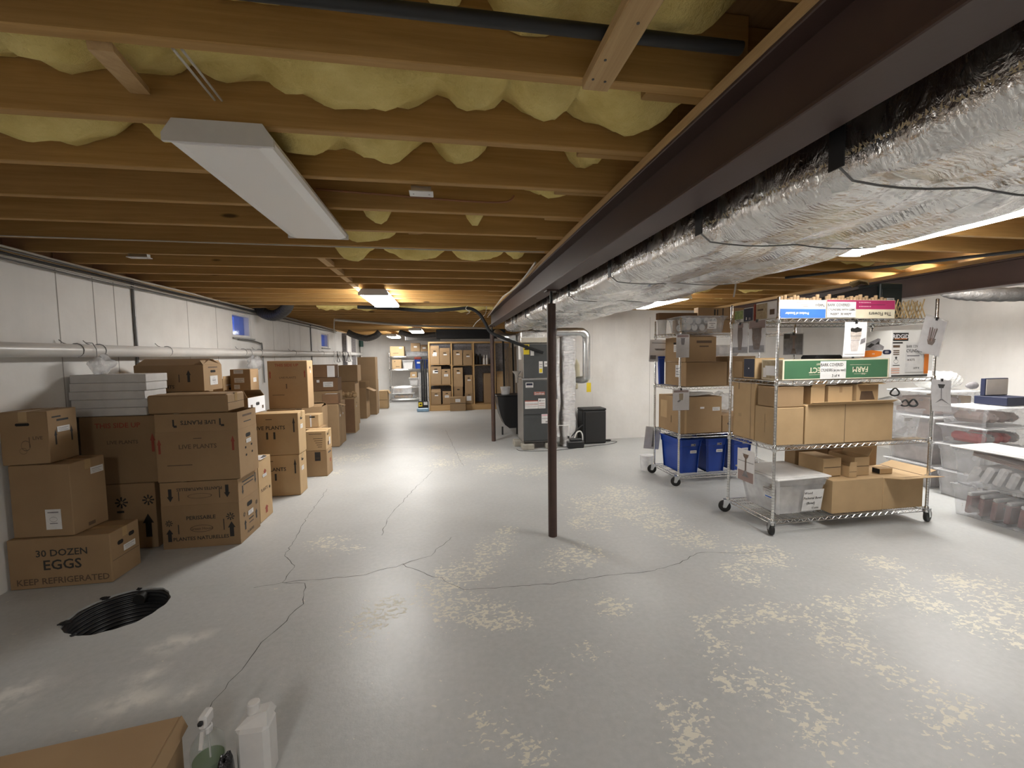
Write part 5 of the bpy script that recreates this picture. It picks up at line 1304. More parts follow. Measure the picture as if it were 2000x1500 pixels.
def tote(label, x0, x1, y0, y1, z0, z1, mat, lid=None, taper=.03, lidtilt=0, handle=True, rim=.018, name='storage_tote', group=None, stick=()):
    cx, cy = (x0 + x1) / 2, (y0 + y1) / 2
    r = root(name, (cx, cy, z0), label, 'tote', group)
    a, b = x0 + rim, x1 - rim; c, d = y0 + rim, y1 - rim
    m = MB(); T = taper
    lo = [(a + T, c + T), (b - T, c + T), (b - T, d - T), (a + T, d - T)]; hi = [(a, c), (b, c), (b, d), (a, d)]
    def ring(t, k=0):
        P_ = []
        for (p, q, s_) in zip(lo, hi, ((-1, -1), (1, -1), (1, 1), (-1, 1))):
            x, y = p[0] + (q[0] - p[0]) * t + s_[0] * k, p[1] + (q[1] - p[1]) * t + s_[1] * k
            cr = .02
            P_ += [(x, y - s_[1] * cr), (x - s_[0] * cr, y)] if s_[0] * s_[1] < 0 else [(x - s_[0] * cr, y), (x, y - s_[1] * cr)]
        return P_
    zs = [(0, 0, z0), (.8, 0, z0 + (z1 - z0) * .8), (.8, .006, z0 + (z1 - z0) * .81), (1, .006, z1 - .012), (1, rim - .002, z1 - .011), (1, rim - .002, z1 - .001), (1, .002, z1)]
    vs_ = []
    for t, k, z in zs:
        q = ring(t, k); vs_ += [(x, y, z) for x, y in q]
    n = 8
    m.add(vs_, [(i * n + k, i * n + (k + 1) % n, (i + 1) * n + (k + 1) % n, (i + 1) * n + k) for i in range(len(zs) - 1) for k in range(n)] + [tuple(range(n))])
    m.obj('bin', mat, parent=r, smooth=True)
    if lid:
        L = MB(); 
        zt = z1 + .002
        L.T = Matrix.Translation((cx, cy, zt)) @ Matrix.Rotation(lidtilt, 4, 'Y') @ Matrix.Translation((-cx, -cy, 0))
        L.box(x0 - .004, x1 + .004, y0 - .004, y1 + .004, 0, .014, c=.005); L.box(x0 + .03, x1 - .03, y0 + .03, y1 - .03, .0135, .020, c=.004)
        L.obj('lid', lid, parent=r)
    for (f, px, pz, sw, sh, pr) in stick:
        s_ = MB()
        if f == 'F':
            tt = T * (1 - (pz - z0) / (z1 - z0)); y = c + tt - .004
            q, u = (px - sw / 2, y, pz - sh / 2), XP
        else:
            tt = T * (1 - (pz - z0) / (z1 - z0)); x = a + tt - .004
            q, u = (x, px + sw / 2, pz - sh / 2), XN
        vv = V((0, -T / (z1 - z0), 1)).normalized() if f == 'F' else V((-T / (z1 - z0), 0, 1)).normalized()
        plate(s_, q, u, vv, sw, sh, .001); nn = V(u).cross(vv) * .0016
        draw(s_, (V(q) + nn, u, vv, sw, sh), pr); s_.obj('paper_label', [LABW, INK, RED, WHITE, HOLE, PGREY, BLUEP], parent=r)
    return r
m = MB(); m.box(4.20, 4.46, 3.50, 3.73, Z, 2.26, c=.008)
m.box(4.215, 4.445, 3.496, 3.50, Z + .03, 2.20, c=.002); m.quad((4.27, 3.4955, 2.09), (4.36, 3.4955, 2.09), (4.36, 3.4955, 2.115), (4.27, 3.4955, 2.115), m=1); m.quad((4.28, 3.495, 2.098), (4.35, 3.495, 2.098), (4.35, 3.495, 2.107), (4.28, 3.495, 2.107), m=2)
m.obj('file_box', [PM('dark_green_board', (.010, .018, .017), .5, ns=6), LABW, PGREY], 'dark green upright box with a tiny white label behind the twigs', 'box')
m = MB(); m.hexa([(3.55, 3.52, Z), (4.19, 3.52, Z), (4.19, 3.73, Z), (3.55, 3.73, Z)], [(3.55, 3.52, 2.10), (4.19, 3.52, 2.235), (4.19, 3.73, 2.235), (3.55, 3.73, 2.10)]); m.obj('file_box', BLACKM, 'long black case lying behind the bark cylinders', 'case')
for i in range(9):
    m = MB(); x = 3.98 + .028 * i; m.tube([(x - .10, 3.525 + .022 * i, 2.250 + .02 * (i % 2)), (x, 3.527 + .022 * i, 2.285 + .004 * (i % 3)), (x + .10, 3.53 + .022 * i, 2.278)], .008, 6); m.obj('twig', TWIG, 'twig in the heap lying over the dark green box', 'twig', 'twigs heaped on the dark green box')
# second shelf
Z = LV1[2] + .006
carton('long green box printed FAR DIRECT upside down, on the second shelf', 2.865, 3.945, 3.18, 3.42, Z, 1.535, mat=CREAM, c=.003, open_=True,
       prints={'F': [('r', .5, .5, .97, .90, 6), ('t', .72, .46, 'FARM', .26, 7, 1), ('t', .34, .46, 'DIRECT', .26, 7, 1), ('t', .36, .76, 'COMPANY', .10, 7, 1), ('t', .75, .24, 'THE', .08, 7, 1), ('r', .72, .70, .2, .012, 7), ('r', .72, .24, .12, .012, 7), ('r', .34, .24, .2, .012, 7)],
               'L': [('r', .52, .5, .94, .92, 8), ('r', .45, .45, .55, .5, 3, 1), ('h', .42, .55, .14, .30, 4), ('r', .16, .35, .16, .5, 9, 1)]}, extra=[GREENP, CREAM, PTAN, PLIGHT],
       stick=[('F', .46, .46, .26, .155, note([('BARK COVERED', .45, .80, .17), ('CYLINDERS (as you need)', .5, .50, .15), ('3 of 4', .6, .18, .15)]))])
carton('navy ended box with a slit handle at the end of the second shelf', 2.82, 3.12, 3.45, 3.60, Z, 1.55, mat=CARD_T, prints={'L': [('r', .5, .52, .90, .90, 6), ('h', .48, .5, .08, .36, 3)]}, extra=[NAVY], c=.002)
carton('plain brown box behind the navy ended box', 2.82, 3.1, 3.61, 3.73, Z, 1.52)
carton('black flat item lying behind the green box', 3.5, 3.8, 3.48, 3.68, Z, 1.57, mat=BLACKM, c=.02, name='flat_case', cat='case')
RP = [('r', .235, .86, .40, .17, 1), ('t', .235, .87, 'RIDGID', .085, 3), ('r', .235, .815, .33, .012, 6), ('r', .16, .735, .26, .03, 1), ('r', .13, .66, .18, .05, 5), ('r', .13, .57, .16, .02, 5), ('r', .13, .53, .16, .02, 5), ('r', .13, .49, .16, .02, 5), ('a', .13, .42, .08, .05, 1, 1), ('o', .13, .34, .12, .09, 1), ('r', .14, .26, .18, .012, 1), ('r', .12, .19, .22, .02, 7), ('r', .12, .15, .22, .02, 7), ('r', .12, .10, .22, .02, 7), ('r', .5, .035, .96, .03, 1), ('r', .93, .28, .12, .42, 6)]
VAC = [('p', [(.18, .18), (.15, .42), (.25, .52), (.45, .60), (.65, .72), (.72, .70), (.70, .52), (.82, .42), (.80, .30), (.5, .28), (.2, .3)], 8), ('p', [(.35, .42), (.48, .55), (.58, .5), (.45, .38)], 1), ('p', [(.58, .50), (.68, .62), (.70, .5)], 1), ('p', [(.18, .06), (.12, .24), (.5, .30), (.78, .24), (.76, .10), (.6, .04), (.3, .03)], 6), ('h', .55, .16, .08, .05, 7), ('h', .9, .22, .22, .16, 9), ('h', .9, .22, .10, .08, 8)]
carton('white RIDGID carton with an orange shop vacuum picture, on the second shelf', 3.965, 4.375, 3.185, 3.53, Z, 1.785, mat=CARD_W, c=.003, prints={'F': RP, 'L': [(('p', [(x, .41 + .60 * y) for x, y in q[1]], q[2]) if q[0] == 'p' else (q[0], q[1], .41 + .60 * q[2], q[3], q[4] * .6, *q[5:])) for q in VAC]}, extra=[ORANGE, SALMON, PGREY, NAVY],
       stick=[('F', .60, .42, .19, .265, note([('BARK COVERED', .5, .88, .085), ('CYLINDERS', .47, .73, .10), ('14 KITS', .3, .42, .07), ('LOT 8', .62, .14, .06)]) + [('r', .42, .56, .7, .035, 5)])])
m = MB(); m.box(3.98, 4.82, 3.55, 3.57, Z, 1.70, c=.004); m.obj('foam_board', PM('blue_grey_board', (.16, .19, .20), .6, ns=5), 'blue-grey board poking out beyond the RIDGID carton', 'board')
# third shelf
Z = LV1[1] + .006
carton('tall tan box with tape end at the side of the third shelf', 2.82, 3.05, 3.44, 3.735, Z, 1.325, mat=CARD_T, prints={'L': [('r', .28, .93, .03, .14, 5), ('r', .35, .4, .14, .06, 6), ('r', .83, .5, .012, .98, 5)]}, extra=[TAPE])
carton('tan side box next to the wide box on the third shelf', 2.82, 3.1, 3.19, 3.435, Z, 1.12, mat=CARD_T, prints={'L': [('r', .5, .55, .012, .5, 5), ('r', .55, .6, .1, .06, 6)]}, extra=[TAPE])
carton('wide tan box with a ragged folded flap across the third shelf', 3.105, 4.015, 3.18, 3.46, Z, 1.135, mat=CARD_T, prints={'F': [('r', .44, .5, .006, 1, 5)]}, flaps=[('F', 152, .06, (), (.02, .98)), ('B', 100, .05)], open_=False)
carton('brown slab-like box on the side box of the third shelf', 2.83, 3.10, 3.20, 3.42, 1.124, 1.30, mat=CARD)
Z2 = 1.139
for i, (x0, x1, h, lb, fl) in enumerate(((3.19, 3.33, .15, 'first small open carton on the wide tan box, flap up', [('F', 120, .06)]), (3.37, 3.62, .155, 'small closed carton with a central tab on the wide tan box', []), (3.66, 3.89, .165, 'small carton gaping open on the wide tan box beside the wiry bin', [('F', 178, .07), ('R', 178, .07)]))):
    carton(lb, x0, x1, 3.22, 3.42, Z2, Z2 + h, mat=CARD_T, open_=bool(fl), flaps=fl, prints={'F': [('r', .5, .8, .12, .35, 6), ('r', .5, .98, .9, .03, 5)]} if not fl else {'F': [('p', [(.15, .15), (.85, .15), (.72, .62), (.2, .62)], 5)]} if i == 2 else None, extra=[CARD])
tote('clear bin stuffed with a plastic bag, on the third shelf by the corner post', 4.04, 4.405, 3.19, 3.55, Z, 1.06, CLEAR, stick=[('F', 4.22, .97, .10, .035, [('r', .5, .6, .8, .2, 5), ('r', .4, .25, .6, .15, 5)])], taper=.025)
m = MB(); m.blob((4.22, 3.36, .93), (.115, .11, .09), 8, .15, 16, 10, fz=Z + .01); m.obj('plastic_bag', FILM, 'crumpled plastic bag inside the clear bin on the third shelf', 'bag', smooth='all')
m = MB(); m.blob((4.16, 3.34, 1.125), (.09, .07, .042), 9, .2, 16, 10); m.obj('plastic_bag', WHITEP, 'white bag bulging out above the clear bin', 'bag', smooth='all')
for i, (x, z, rr_) in enumerate(((4.07, 1.225, .045), (4.31, 1.115, .045), (4.34, 1.115, .04), (4.28, 1.11, .04))):
    m = MB(); m.tube([(x + rr_ * math.cos(t), 3.22 + .024 * i + .008 * math.sin(2 * t), z + rr_ * .75 * math.sin(t)) for t in [2 * PI * k / 20 for k in range(20)]], .007, 6, closed=True); m.obj('cable_coil', RUBBER, 'loop of black cable over the clear bin on the third shelf', 'cable', 'black cable loops over the clear bin', smooth=True)
# bottom shelf
Z = LV1[0] + .006
tote('lidded clear tote with a big handwritten label on the bottom shelf', 2.86, 3.40, 3.19, 3.73, Z, .475, FROST, lid=WHITEP, taper=.05, lidtilt=math.radians(-1.2),
     stick=[('F', 3.245, .275, .20, .205, note([('Wood', .22, .84, .11), ('Pedestal Bowl', .48, .60, .11), ('(Bowl)', .42, .36, .11), ('12 units', .68, .13, .08)])), ('L', 3.33, .33, .11, .10, [('r', .5, .9, .9, .05, 1), ('r', .5, .12, .7, .12, 6), ('o', .5, .5, .5, .4, 5)])])
m = MB(); m.blob((3.13, 3.42, .27), (.13, .14, .10), 5, .12, 16, 10, fz=Z + .01); m.obj('wooden_bowl', PTAN, 'pale wooden bowl inside the lidded clear tote', 'bowl', smooth='all')
carton('tan box under the little dividers on the bottom shelf', 3.42, 3.955, 3.19, 3.60, Z, .445, mat=CARD_T, open_=False)
carton('tan box with a wide written flap hanging out, end of the bottom shelf', 3.96, 4.40, 3.19, 3.60, Z, .435, mat=CARD_T, flaps=[('F', 168, .17, [('t', .5, .62, 'OPEN FRONT', .12, 5), ('r', .28, .35, .16, .05, 5), ('r', .82, .35, .05, .05, 5)]), ('R', 165, .15)])
carton('brown box at the rear of the bottom shelf behind the tote lid', 3.42, 3.80, 3.61, 3.74, Z, .64)
carton('dark brown box at the rear of the bottom shelf under the hanging sheet', 3.82, 4.38, 3.61, 3.735, Z, .66, mat=CARD)
for i, (x0, x1, y0, y1, h, lb) in enumerate(((3.43, 3.62, 3.30, 3.58, .17, 'narrow tan carton with shiny end on the divider box'), (3.64, 3.72, 3.24, 3.50, .10, 'low open tan carton on the divider box'), (3.74, 3.90, 3.28, 3.55, .17, 'tan carton with a bent flap on the divider box'))):
    carton(lb, x0, x1, y0, y1, .449, .449 + h, mat=CARD_T, open_=(i > 0), flaps=[('R', 120, .08)] if i == 2 else ([('F', 100, .04)] if i else []), prints={'F': [('r', .5, .5, .95, .04, 5)]})
carton('thin tan block lying on the flapped box', 4.05, 4.19, 3.30, 3.38, .437, .49, mat=CARD_T, prints={'L': [('r', .5, .5, .9, .8, 4)]})

# ---------------------------------------------------------------- blue bin rack
Z = LV2[3] + .006
tote('clear tote of white rounds on the top of the blue bin rack', 2.84, 3.42, 4.65, 5.05, Z, 2.035, CLEAR, lid=CLEAR, taper=.02, stick=[('F', 3.22, 1.94, .12, .085, [('r', .5, .75, .7, .12, 5), ('r', .5, .5, .3, .1, 5), ('r', .45, .2, .6, .1, 5)])])
for i, (x, z) in enumerate(((2.945, .05), (3.03, .045), (3.13, .045), (2.97, .125), (3.08, .125), (3.19, .125), (3.29, .125))):
    m = MB(); m.lathe([(.036, 0), (.04, .004), (.04, .2), (.036, .204)], (x, 4.73, Z + z + .02), 18, axis='y'); m.obj('roll', FOAMW, 'white foam round seen through the clear top tote', 'roll', 'white rounds in the clear top tote', smooth=True)
m = MB(); m.lathe([(.05, 0), (.055, .15), (.062, .16), (.062, .185), (.05, .19)], (2.82, 5.125, Z), 16); m.obj('white_bucket', WHITEP, 'white lidded tub at the corner of the top shelf above the blue bins', 'tub', smooth=True)
carton('brown carton lying across the white tub and the rear of the top shelf', 2.76, 3.3, 5.09, 5.18, 2.045, 2.13, mat=CARD_D)
carton('long brown carton at the rear of the blue bin rack top', 3.0, 3.9, 5.09, 5.185, Z, 2.04, mat=CARD)
carton('wide brown carton with dark marks resting on the tote lids under the joists', 3.31, 4.1, 5.09, 5.19, 2.045, 2.20, mat=CARD, prints={'F': [('r', .3, .6, .03, .5, 1), ('r', .35, .6, .02, .5, 1), ('r', .45, .5, .02, .9, 1)]})
Z = LV2[2] + .006
carton('brown box with hand hole on its end, lower one on the third tier', 2.87, 3.415, 4.64, 5.12, Z, 1.495, stick=[('L', .62, .62, .10, .15)], name='cardboard_box')
carton('brown box with hand hole on its end, upper one on the third tier', 2.86, 3.26, 4.64, 5.10, 1.499, 1.80, prints={'L': [('h', .5, .76, .18, .08)], 'F': [('r', .6, .8, .5, .1, 5), ('r', .6, .62, .3, .05, 5)]}, stick=[('L', .52, .56, .08, .09)], flaps=[('F', 10, .15)], open_=True)
m = MB(); m.hexa([(2.80, 5.125, Z), (2.86, 5.125, Z), (2.86, 5.165, Z), (2.80, 5.165, Z)], [(2.785, 5.125, 1.54), (2.86, 5.125, 1.54), (2.86, 5.165, 1.54), (2.785, 5.165, 1.54)]); m.box(2.782, 2.865, 5.122, 5.168, 1.542, 1.57); m.obj('blue_tub', BLUE, 'slim blue tub at the back of the third tier', 'tub')
carton('brown open box with printed bags on it, third tier toward the flower rack', 3.425, 3.80, 4.64, 5.1, Z, 1.56)
m = MB(); m.box(3.30, 3.62, 4.68, 4.95, 1.565, 1.70, c=.03); m.obj('plastic_bag', FROST, 'cloudy plastic bag of parts on the third tier box', 'bag')
Z = LV2[1] + .006
carton('brown box with a cut notch at its end, on the second tier', 2.80, 3.345, 4.63, 5.15, Z, 1.075, prints={'L': [('r', .25, .6, .3, .5, 6), ('r', .6, .35, .02, .2, 4)], 'F': [('r', .12, .5, .05, 1, 6), ('r', .52, .7, .1, .05, 3)]}, stick=[('F', .86, .66, .10, .045)], extra=[CARD_T])
carton('brown box with a round hole under the filmed bag on the second tier', 3.355, 3.75, 4.63, 5.12, Z, .84, prints={'F': [('h', .22, .5, .08, .3)]}, stick=[('F', .5, .45, .1, .08, [])])
m = MB(); m.blob((3.52, 4.85, .97), (.16, .18, .12), 11, .2, 16, 10, fz=.845); m.obj('plastic_bag', CLEAR, 'clear bag of dark parts on the holed box', 'bag', smooth='all')
m = MB(); m.blob((3.06, 4.80, 1.10), (.22, .14, .022), 12, .3, 16, 10, fz=1.078); m.obj('bubble_wrap', BUBBLE, 'flat bubble wrap lying on the notched box', 'bubble wrap', smooth='all')
Z = LV2[0] + .006
for i, (x0, x1) in enumerate(((2.80, 3.115), (3.15, 3.47), (3.50, 3.82))):
    t_ = tote(('blue plastic bin topped with a clear bag, at the open end of the low tier', 'blue plastic bin in the middle of the low tier', 'blue plastic bin partly hidden behind the flower rack post')[i], x0, x1, 4.63, 5.15, Z, .55, BLUE, taper=.025, name='blue_bin', group='blue bins on the low tier',
             stick=[('F', x0 + .19, .40, .085, .035, [('r', .5, .5, .7, .25, 5)]), ('F', x0 + .185, .485, .06, .028, [('r', .5, .5, 1, 1, 5), ('r', .75, .6, .3, .5, 1)])])
m = MB(); m.blob((2.957, 4.89, .565), (.11, .18, .020), 13, .2, 18, 10, fz=.552); m.obj('plastic_bag', FILM, 'clear bag draped on the first blue bin', 'bag', smooth='all')
m = MB(); m.box(3.16, 3.46, 4.66, 5.1, .553, .57, c=.004); m.obj('flat_cover', BLACKM, 'dark flat cover resting on the middle blue bin', 'lid')
m = MB(); m.lathe([(.075, Z), (.09, .33), (.092, .34)], (2.72, 5.32, -.12), 18); m.obj('bucket', FROST, 'cloudy bucket on the floor behind the blue bin rack', 'bucket', smooth=True)

# ---------------------------------------------------------------- clear totes beyond the flower rack
TX0, TX1, TY0, TY1 = 4.885, 5.38, 2.10, 3.33
tote('long clear tote of maroon boards on the floor beyond the shelving', TX0, TX1, TY0, TY1, .002, .305, CLEAR, taper=.02)
tote('long clear tote of pale folded cloths with a white lid, upon the maroon tote', TX0, TX1, TY0, TY1, .309, .655, CLEAR, lid=WHITEP, taper=.02)
for i in range(11):
    y = 3.22 - .095 * i
    m = MB(); m.T = Matrix.Translation((5.13, y, .030)) @ Matrix.Rotation(math.radians(5 if i < 6 else 14), 4, 'X')
    m.box(-.17, .17, -.02, .02, 0, .17 if i < 6 else .15, c=.008); m.box(-.171, .171, -.018, .018, .171 if i < 6 else .151, .205 if i < 6 else .17, m=1, c=.008)
    m.obj('maroon_folder', [FABM, FABW], 'maroon board with pale top edge inside the bottom long tote', 'folder', 'maroon boards in the bottom long tote')
for i in range(11):
    y = 3.22 - .095 * i
    m = MB(); m.T = Matrix.Translation((5.13, y, .345)) @ Matrix.Rotation(math.radians(24 - 2.2 * i), 4, 'X')
    m.box(-.17, .17, -.032, .032, 0, .165 + .012 * (i % 3), c=.018); m.obj('folded_cloth', FABW, 'pale folded cloth standing in the lidded long tote', 'cloth', 'folded cloths in the lidded long tote')
m = MB(); m.T = Matrix.Translation((5.02, 2.98, .583)) @ Matrix.Rotation(math.radians(9), 4, 'X')
for k in range(4): m.box(-.06, .10, -.25, .22, -.02 + .012 * k, -.011 + .012 * k, c=.003)
m.obj('board_bundle', DUSTY, 'bundle of brown slats lying on the folded cloths', 'slats')
m = MB(); m.blob((5.08, 2.50, .575), (.10, .22, .022), 6, .15, 16, 8); m.obj('white_towel', FABW, 'white towel lying over the folded cloths', 'towel', smooth='all')
def content(lb, mat, boxes, name='wrapped_parts'):
    m = MB()
    for b in boxes: m.box(*b, c=.02)
    m.obj(name, mat, lb, 'contents')
CX0, CX1, CY0, CY1 = 5.50, 6.18, 3.92, 4.45
for z0, z1, lb in ((.002, .255, 'lowest clear tote of the tall stack below the bubble wrap'), (.279, .525, 'second clear tote up in the stack below the bubble wrap'), (.549, .815, 'clear tote with a paper slip in the stack below the bubble wrap'), (.839, 1.11, 'topmost clear tote of wooden frames, carrying the bubble wrap')):
    tote(lb, CX0, CX1, CY0, CY1, z0, z1, CLEAR if z0 > .8 else FROST, lid=FROST, taper=.02)
    content('bagged parts inside ' + lb[:1].lower() + lb[1:34].rsplit(' ', 1)[0], FABP, [(CX0 + .06, CX1 - .25, CY0 + .06, CY1 - .06, z0 + .012, z1 - .06)])
carton('light wood block inside the topmost tote', 5.97, 6.12, 3.99, 4.35, .852, 1.06, mat=CARD_T, name='timber_block', cat='block')
m = MB()
def bub(a, t):
    th = 2 * PI * a; x = 5.52 + .62 * t
    e = math.sin(PI * min(1, max(0, t))) ** .35
    k = 1 + .05 * math.sin(9 * th + 40 * t) + .06 * math.sin(3 * th + 11 * t) + .03 * math.sin(17 * th - 23 * t)
    return (x, 4.14 + .13 * k * e * math.cos(th), max(1.137, 1.245 + .11 * k * e * math.sin(th)))
m.grid(bub, 40, 60); m.obj('bubble_wrap', BUBBLE, 'lumpy roll of bubble wrap on top of the clear tote stack', 'bubble wrap', smooth='all')
m = MB(); m.blob((6.10, 3.975, 1.185), (.09, .03, .04), 15, .15, 14, 8); m.obj('dark_brush', PGREY, 'dark bristly brush lying against the bubble wrap', 'brush', smooth='all')
GX0, GX1, GY0, GY1 = 5.42, 6.1, 3.40, 3.84
for i, (z0, z1, lb) in enumerate(((.002, .27, 'bottom tote of the stack behind the white-lidded tote'), (.294, .56, 'second tote of the stack behind the white-lidded tote'), (.584, .775, 'clear tote of red and white cloths'), (.799, .985, 'upper clear tote of wrapped bundles beside the bubble wrap'))):
    tote(lb, GX0, GX1, GY0, GY1, z0, z1, CLEAR if i > 1 else FROST, lid=FROST, taper=.02)
for i in range(5):
    m = MB(); m.box(5.49 + .107 * i, 5.585 + .107 * i, 3.475, 3.76, .615, .72 - .01 * (i % 2), c=.03); m.obj('bundled_cloth', FABR if i in (0, 2, 3) else FABW, ('red' if i in (0, 2, 3) else 'white') + ' cloth seen in the clear tote of red and white cloths', 'cloth', ('red' if i in (0, 2, 3) else 'white') + ' cloths in the clear tote')
for i in range(4):
    m = MB(); m.box(5.50 + .13 * i, 5.61 + .13 * i, 3.475, 3.76, .83, .945 - .015 * (i % 2), c=.04); m.obj('wrapped_bundle', FABP, 'wrapped pinkish bundle seen in the upper clear tote', 'bundle', 'wrapped bundles in the upper tote')
r = root('presentation_box', (5.95, 3.6, 1.01), 'open navy box with beige lining standing on the upper tote', 'box')
m = MB(); m.box(5.77, 6.1, 3.46, 3.74, 1.012, 1.10, c=.004); m.obj('tray', NAVY, parent=r)
m = MB(); m.box(5.785, 6.1, 3.66, 3.70, 1.102, 1.29, c=.004); m.box(5.80, 6.09, 3.655, 3.66, 1.11, 1.28, m=1); m.obj('raised_lid', [NAVY, PM('beige_lining', (.46, .42, .38), .8)], parent=r)

# ---------------------------------------------------------------- far wooden rack
r = root('lumber_rack', (.75, 12.9, 0), 'open storage rack of raw lumber filled with brown boxes', 'rack')
UX = (-.44, .215, .865, 1.50, 2.05)
for x in UX:
    for y in (12.58, 13.10):
        m = MB(); m.box(x, x + .04, y, y + .085, .002, 2.0); m.obj('upright', LUMB_Z, parent=r)
for y in (12.58, 13.10):
    m = MB(); m.box(-.44, 2.10, y, y + .085, 2.002, 2.04); m.obj('top_rail', LUMB_X, parent=r)
m = MB(); m.box(-.40, 2.05, 12.54, 12.578, .002, .165); m.obj('base_board', LUMB_X, parent=r)
m = MB(); m.box(-.39, 2.04, 12.60, 13.09, .168, .186); m.obj('rack_deck', PLY, parent=r)
for (a, b, z) in ((-.40, .213, 1.375), (-.40, .213, .775), (.257, .863, 1.345), (.907, 1.498, 1.345)):
    m = MB(); m.box(a, b, 12.585, 13.08, z - .018, z); m.obj('rack_shelf', PLY, parent=r)
    for s_ in (0, 1):
        m = MB(); x = a + .001 if s_ == 0 else b - .036; m.box(x, x + .035, 12.60, 13.05, z - .045, z - .0185); m.obj('cleat', LUMB_Y, parent=r)
m = MB(); m.box(-.43, 2.05, 13.19, 13.20, .002, 2.0); m.obj('back_panel', PGREY, parent=r)
HH = [('h', .5, .84, .30, .06)]
LB1, LB2 = [('F', .55, .72, .10, .035, [])], [('F', .5, .60, .12, .07)]
wr = 'in the lumber rack'
for (x0, x1, z0, z1, lb, st, op) in (
    (-.385, -.125, 1.378, 1.84, 'tall box with hand hole and square label, upper end bay ' + wr, LB1 + LB2, 1),
    (-.115, .19, 1.378, 1.77, 'shorter box with torn top beside the tall labelled box ' + wr, LB1, 1),
    (-.385, -.075, .778, 1.32, 'tall box with a large white label, middle bay ' + wr, LB1 + [('F', .45, .70, .15, .09, [])], 0),
    (-.065, .195, .778, 1.23, 'middle bay box with square label under its hand hole ' + wr, LB2, 0),
    (-.385, -.10, .189, .56, 'low box with splayed flaps, bottom bay at the end of the lumber rack', LB1, 1),
    (-.05, .20, .189, .57, 'bottom bay box half hidden by the flat box ' + wr, LB2, 0),
    (.275, .555, 1.348, 1.79, 'taller box of the upper second bay ' + wr, LB1, 0),
    (.575, .845, 1.348, 1.70, 'shorter box with raised flap, upper second bay ' + wr, LB1, 1),
    (.275, .56, .70, 1.27, 'tall box stacked on a reddish box, second bay ' + wr, LB1, 0),
    (.285, .55, .189, .697, 'reddish brown box at the bottom of the second bay', [], 0),
    (.62, .845, .50, 1.04, 'narrow box standing on a printed box, second bay ' + wr, LB1, 0),
    (.61, .85, .189, .497, 'box with a white printed patch, floor of the second bay', [('F', .5, .5, .14, .14, [])], 0)):
    carton(lb.replace('upper left bay', 'upper end bay'), x0, x1, 12.61, 13.04, z0, z1, prints={'F': HH}, stick=st, open_=bool(op), flaps=[('F', 60, .1), ('R', 40, .08)] if op else [], group='boxes in the lumber rack', mat=CARD)
carton('flat box with a white label jutting out at the foot of the lumber rack', .16, .615, 12.36, 12.535, .189, .425, stick=[('F', .5, .65, .14, .09)], prints={'F': [('r', .5, .42, 1, .03, 4)]}) if False else carton('flat box with a white label leaning at the foot of the lumber rack', .16, .615, 12.36, 12.535, .002, .415, stick=[('F', .5, .75, .14, .09)], prints={'F': [('r', .5, .55, 1, .03, 4)]})
for i, x in enumerate((.985, 1.10)):
    m = MB(); m.lathe([(.05, 1.348), (.052, 1.36), (.052, 1.58), (.03, 1.63), (.025, 1.66), (.02, 1.68)], (x, 12.75, 0), 16); m.obj('black_jug', BLACK, 'black jug on the upper shelf of the lumber rack', 'jug', 'black jugs on the lumber rack', smooth=True)
for i, x in enumerate((1.215, 1.30)):
    m = MB(); m.lathe([(.036, 1.348), (.038, 1.36), (.036, 1.52), (.016, 1.56), (.018, 1.62), (.008, 1.64)], (x, 12.72 + .02 * i, 0), 14); m.obj('white_bottle', WHITEP, 'white bottle beside the black jugs on the lumber rack', 'bottle', 'white bottles beside the black jugs', smooth=True)
carton('tall brown box at the floor of the third bay of the lumber rack', 1.19, 1.47, 12.62, 13.04, .189, 1.08, group='boxes in the lumber rack')
carton('tan open box at the last bay of the lumber rack', 1.57, 1.95, 12.62, 13.02, .189, .95, mat=CARD_T, open_=True, flaps=[('F', 70, .2)])

# far wire rack ------------------------------------------------------------
rack(-1.88, -.52, 15.3, 15.8, (.12, .555, 1.18, 1.635), 1.75, 'wire shelving rack against the far wall with totes and a blue bin', casters=False, fine=False)
carton('wide tan box on top of the far wire rack', -1.85, -1.37, 15.33, 15.75, 1.64, 1.985, mat=CARD_T, stick=[('F', .75, .85, .09, .05, [])], prints={'F': [('r', .4, .3, .4, .05, 5)]})
tote('flat clear tote on top of the far wire rack', -1.32, -.53, 15.33, 15.75, 1.64, 1.775, CLEAR, lid=CLEAR, taper=.01)
carton('taller brown box on the flat clear tote', -1.14, -.82, 15.4, 15.7, 1.80, 2.10, stick=[('F', .5, .55, .11, .055, [])])
carton('shorter brown box on the flat clear tote', -.80, -.55, 15.4, 15.7, 1.80, 2.04, stick=[('F', .5, .5, .11, .055, [])])
carton('yellowish printed box on the middle of the far wire rack', -1.80, -1.48, 15.35, 15.7, 1.186, 1.52, mat=CARD_T, prints={'F': [('h', .3, .8, .12, .08), ('r', .6, .25, .4, .06, 5)]})
tote('white tote beside the blue bin on the far wire rack', -1.455, -1.05, 15.35, 15.72, 1.186, 1.465, WHITEP, lid=WHITEP, taper=.03)
tote('bright blue bin with a white label on the far wire rack', -1.035, -.74, 15.35, 15.72, 1.186, 1.51, BLUE, taper=.02, name='blue_bin', stick=[('F', -.88, 1.40, .12, .06, [])])
m = MB(); m.box(-1.03, -.78, 15.36, 15.6, 1.513, 1.60, c=.02); m.obj('red_package', RED, 'red package on the bright blue bin', 'package')
tote('slim blue bin at the end of the far wire rack', -.72, -.55, 15.35, 15.72, 1.186, 1.51, BLUE, taper=.02, name='blue_bin', stick=[('F', -.63, 1.42, .06, .05, [])])
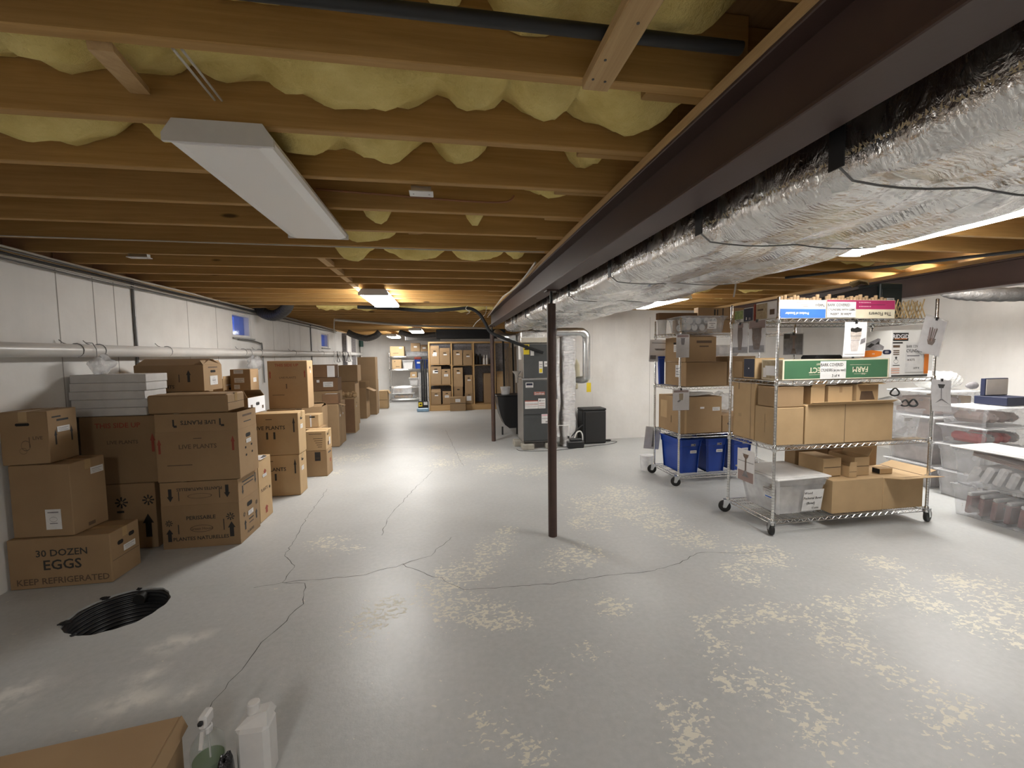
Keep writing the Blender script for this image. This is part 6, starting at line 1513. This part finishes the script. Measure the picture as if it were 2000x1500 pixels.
tote('white tote hung low on the far wire rack', -1.25, -.87, 15.35, 15.7, .562, .84, WHITEP, lid=WHITEP, taper=.04, stick=[('F', -1.06, .68, .2, .15, [])])
carton('small tan box on the low white tote', -1.19, -.95, 15.4, 15.65, .865, 1.07, mat=CARD_T, stick=[('F', .5, .45, .10, .06, [])])
tote('clear tote of tan parts at the bottom of the far wire rack', -1.84, -1.05, 15.33, 15.75, .128, .30, CLEAR, lid=WHITEP, taper=.01)
m = MB(); m.box(-1.76, -1.13, 15.40, 15.68, .15, .25, c=.02); m.obj('tan_parts', CARD_T, 'tan parts inside the bottom clear tote of the far rack', 'parts')
tote('second clear tote with a half tan front on the far wire rack', -1.84, -1.12, 15.33, 15.75, .325, .49, FROST, taper=.01)
m = MB(); m.box(-1.77, -1.5, 15.40, 15.68, .35, .46, c=.02); m.obj('tan_parts', CARD, 'tan parts inside the second clear tote of the far rack', 'parts')
# umbrella bundle, crate
m = MB(); m.box(-.76, -.47, 12.46, 12.60, .115, .31, c=.008); m.quad((-.745, 12.458, .16), (-.64, 12.458, .16), (-.64, 12.458, .28), (-.745, 12.458, .28), m=1); m.quad((-.60, 12.458, .2), (-.49, 12.458, .2), (-.49, 12.458, .29), (-.60, 12.458, .29), m=2); m.quad((-.72, 12.4575, .2), (-.66, 12.4575, .2), (-.66, 12.4575, .24), (-.72, 12.4575, .24), m=3)
m.obj('battery_box', [BLACKM, YELLOW, LABW, INK], 'black box with yellow and white labels at the end of the lumber rack', 'box')
m = MB(); m.box(-.80, -.46, 12.44, 12.62, .002, .112, c=.02); m.obj('water_crate', PM('pale_blue_plastic', (.22, .36, .50), .3, ns=8), 'pale blue crate under the black labelled box', 'crate')
for i in range(3):
    x = -.645 + .065 * i
    m = MB(); m.tube([(x, 12.53, .313), (x + .005, 12.54, .9), (x - .004, 12.55, 1.52)], .028, 10); m.obj('tent_pole', BLACKM, 'black wrapped pole standing on the black labelled box', 'pole', 'black wrapped poles', smooth=True)
for i, x in enumerate((-.715, -.675, -.475)):
    m = MB(); m.tube([(x, 12.49, .313), (x, 12.492, .6), (x, 12.495, 1.15)], .010, 8); m.obj('white_rod', WHITEP, 'white rod standing among the black wrapped poles', 'rod', 'white rods among the poles', smooth=True)
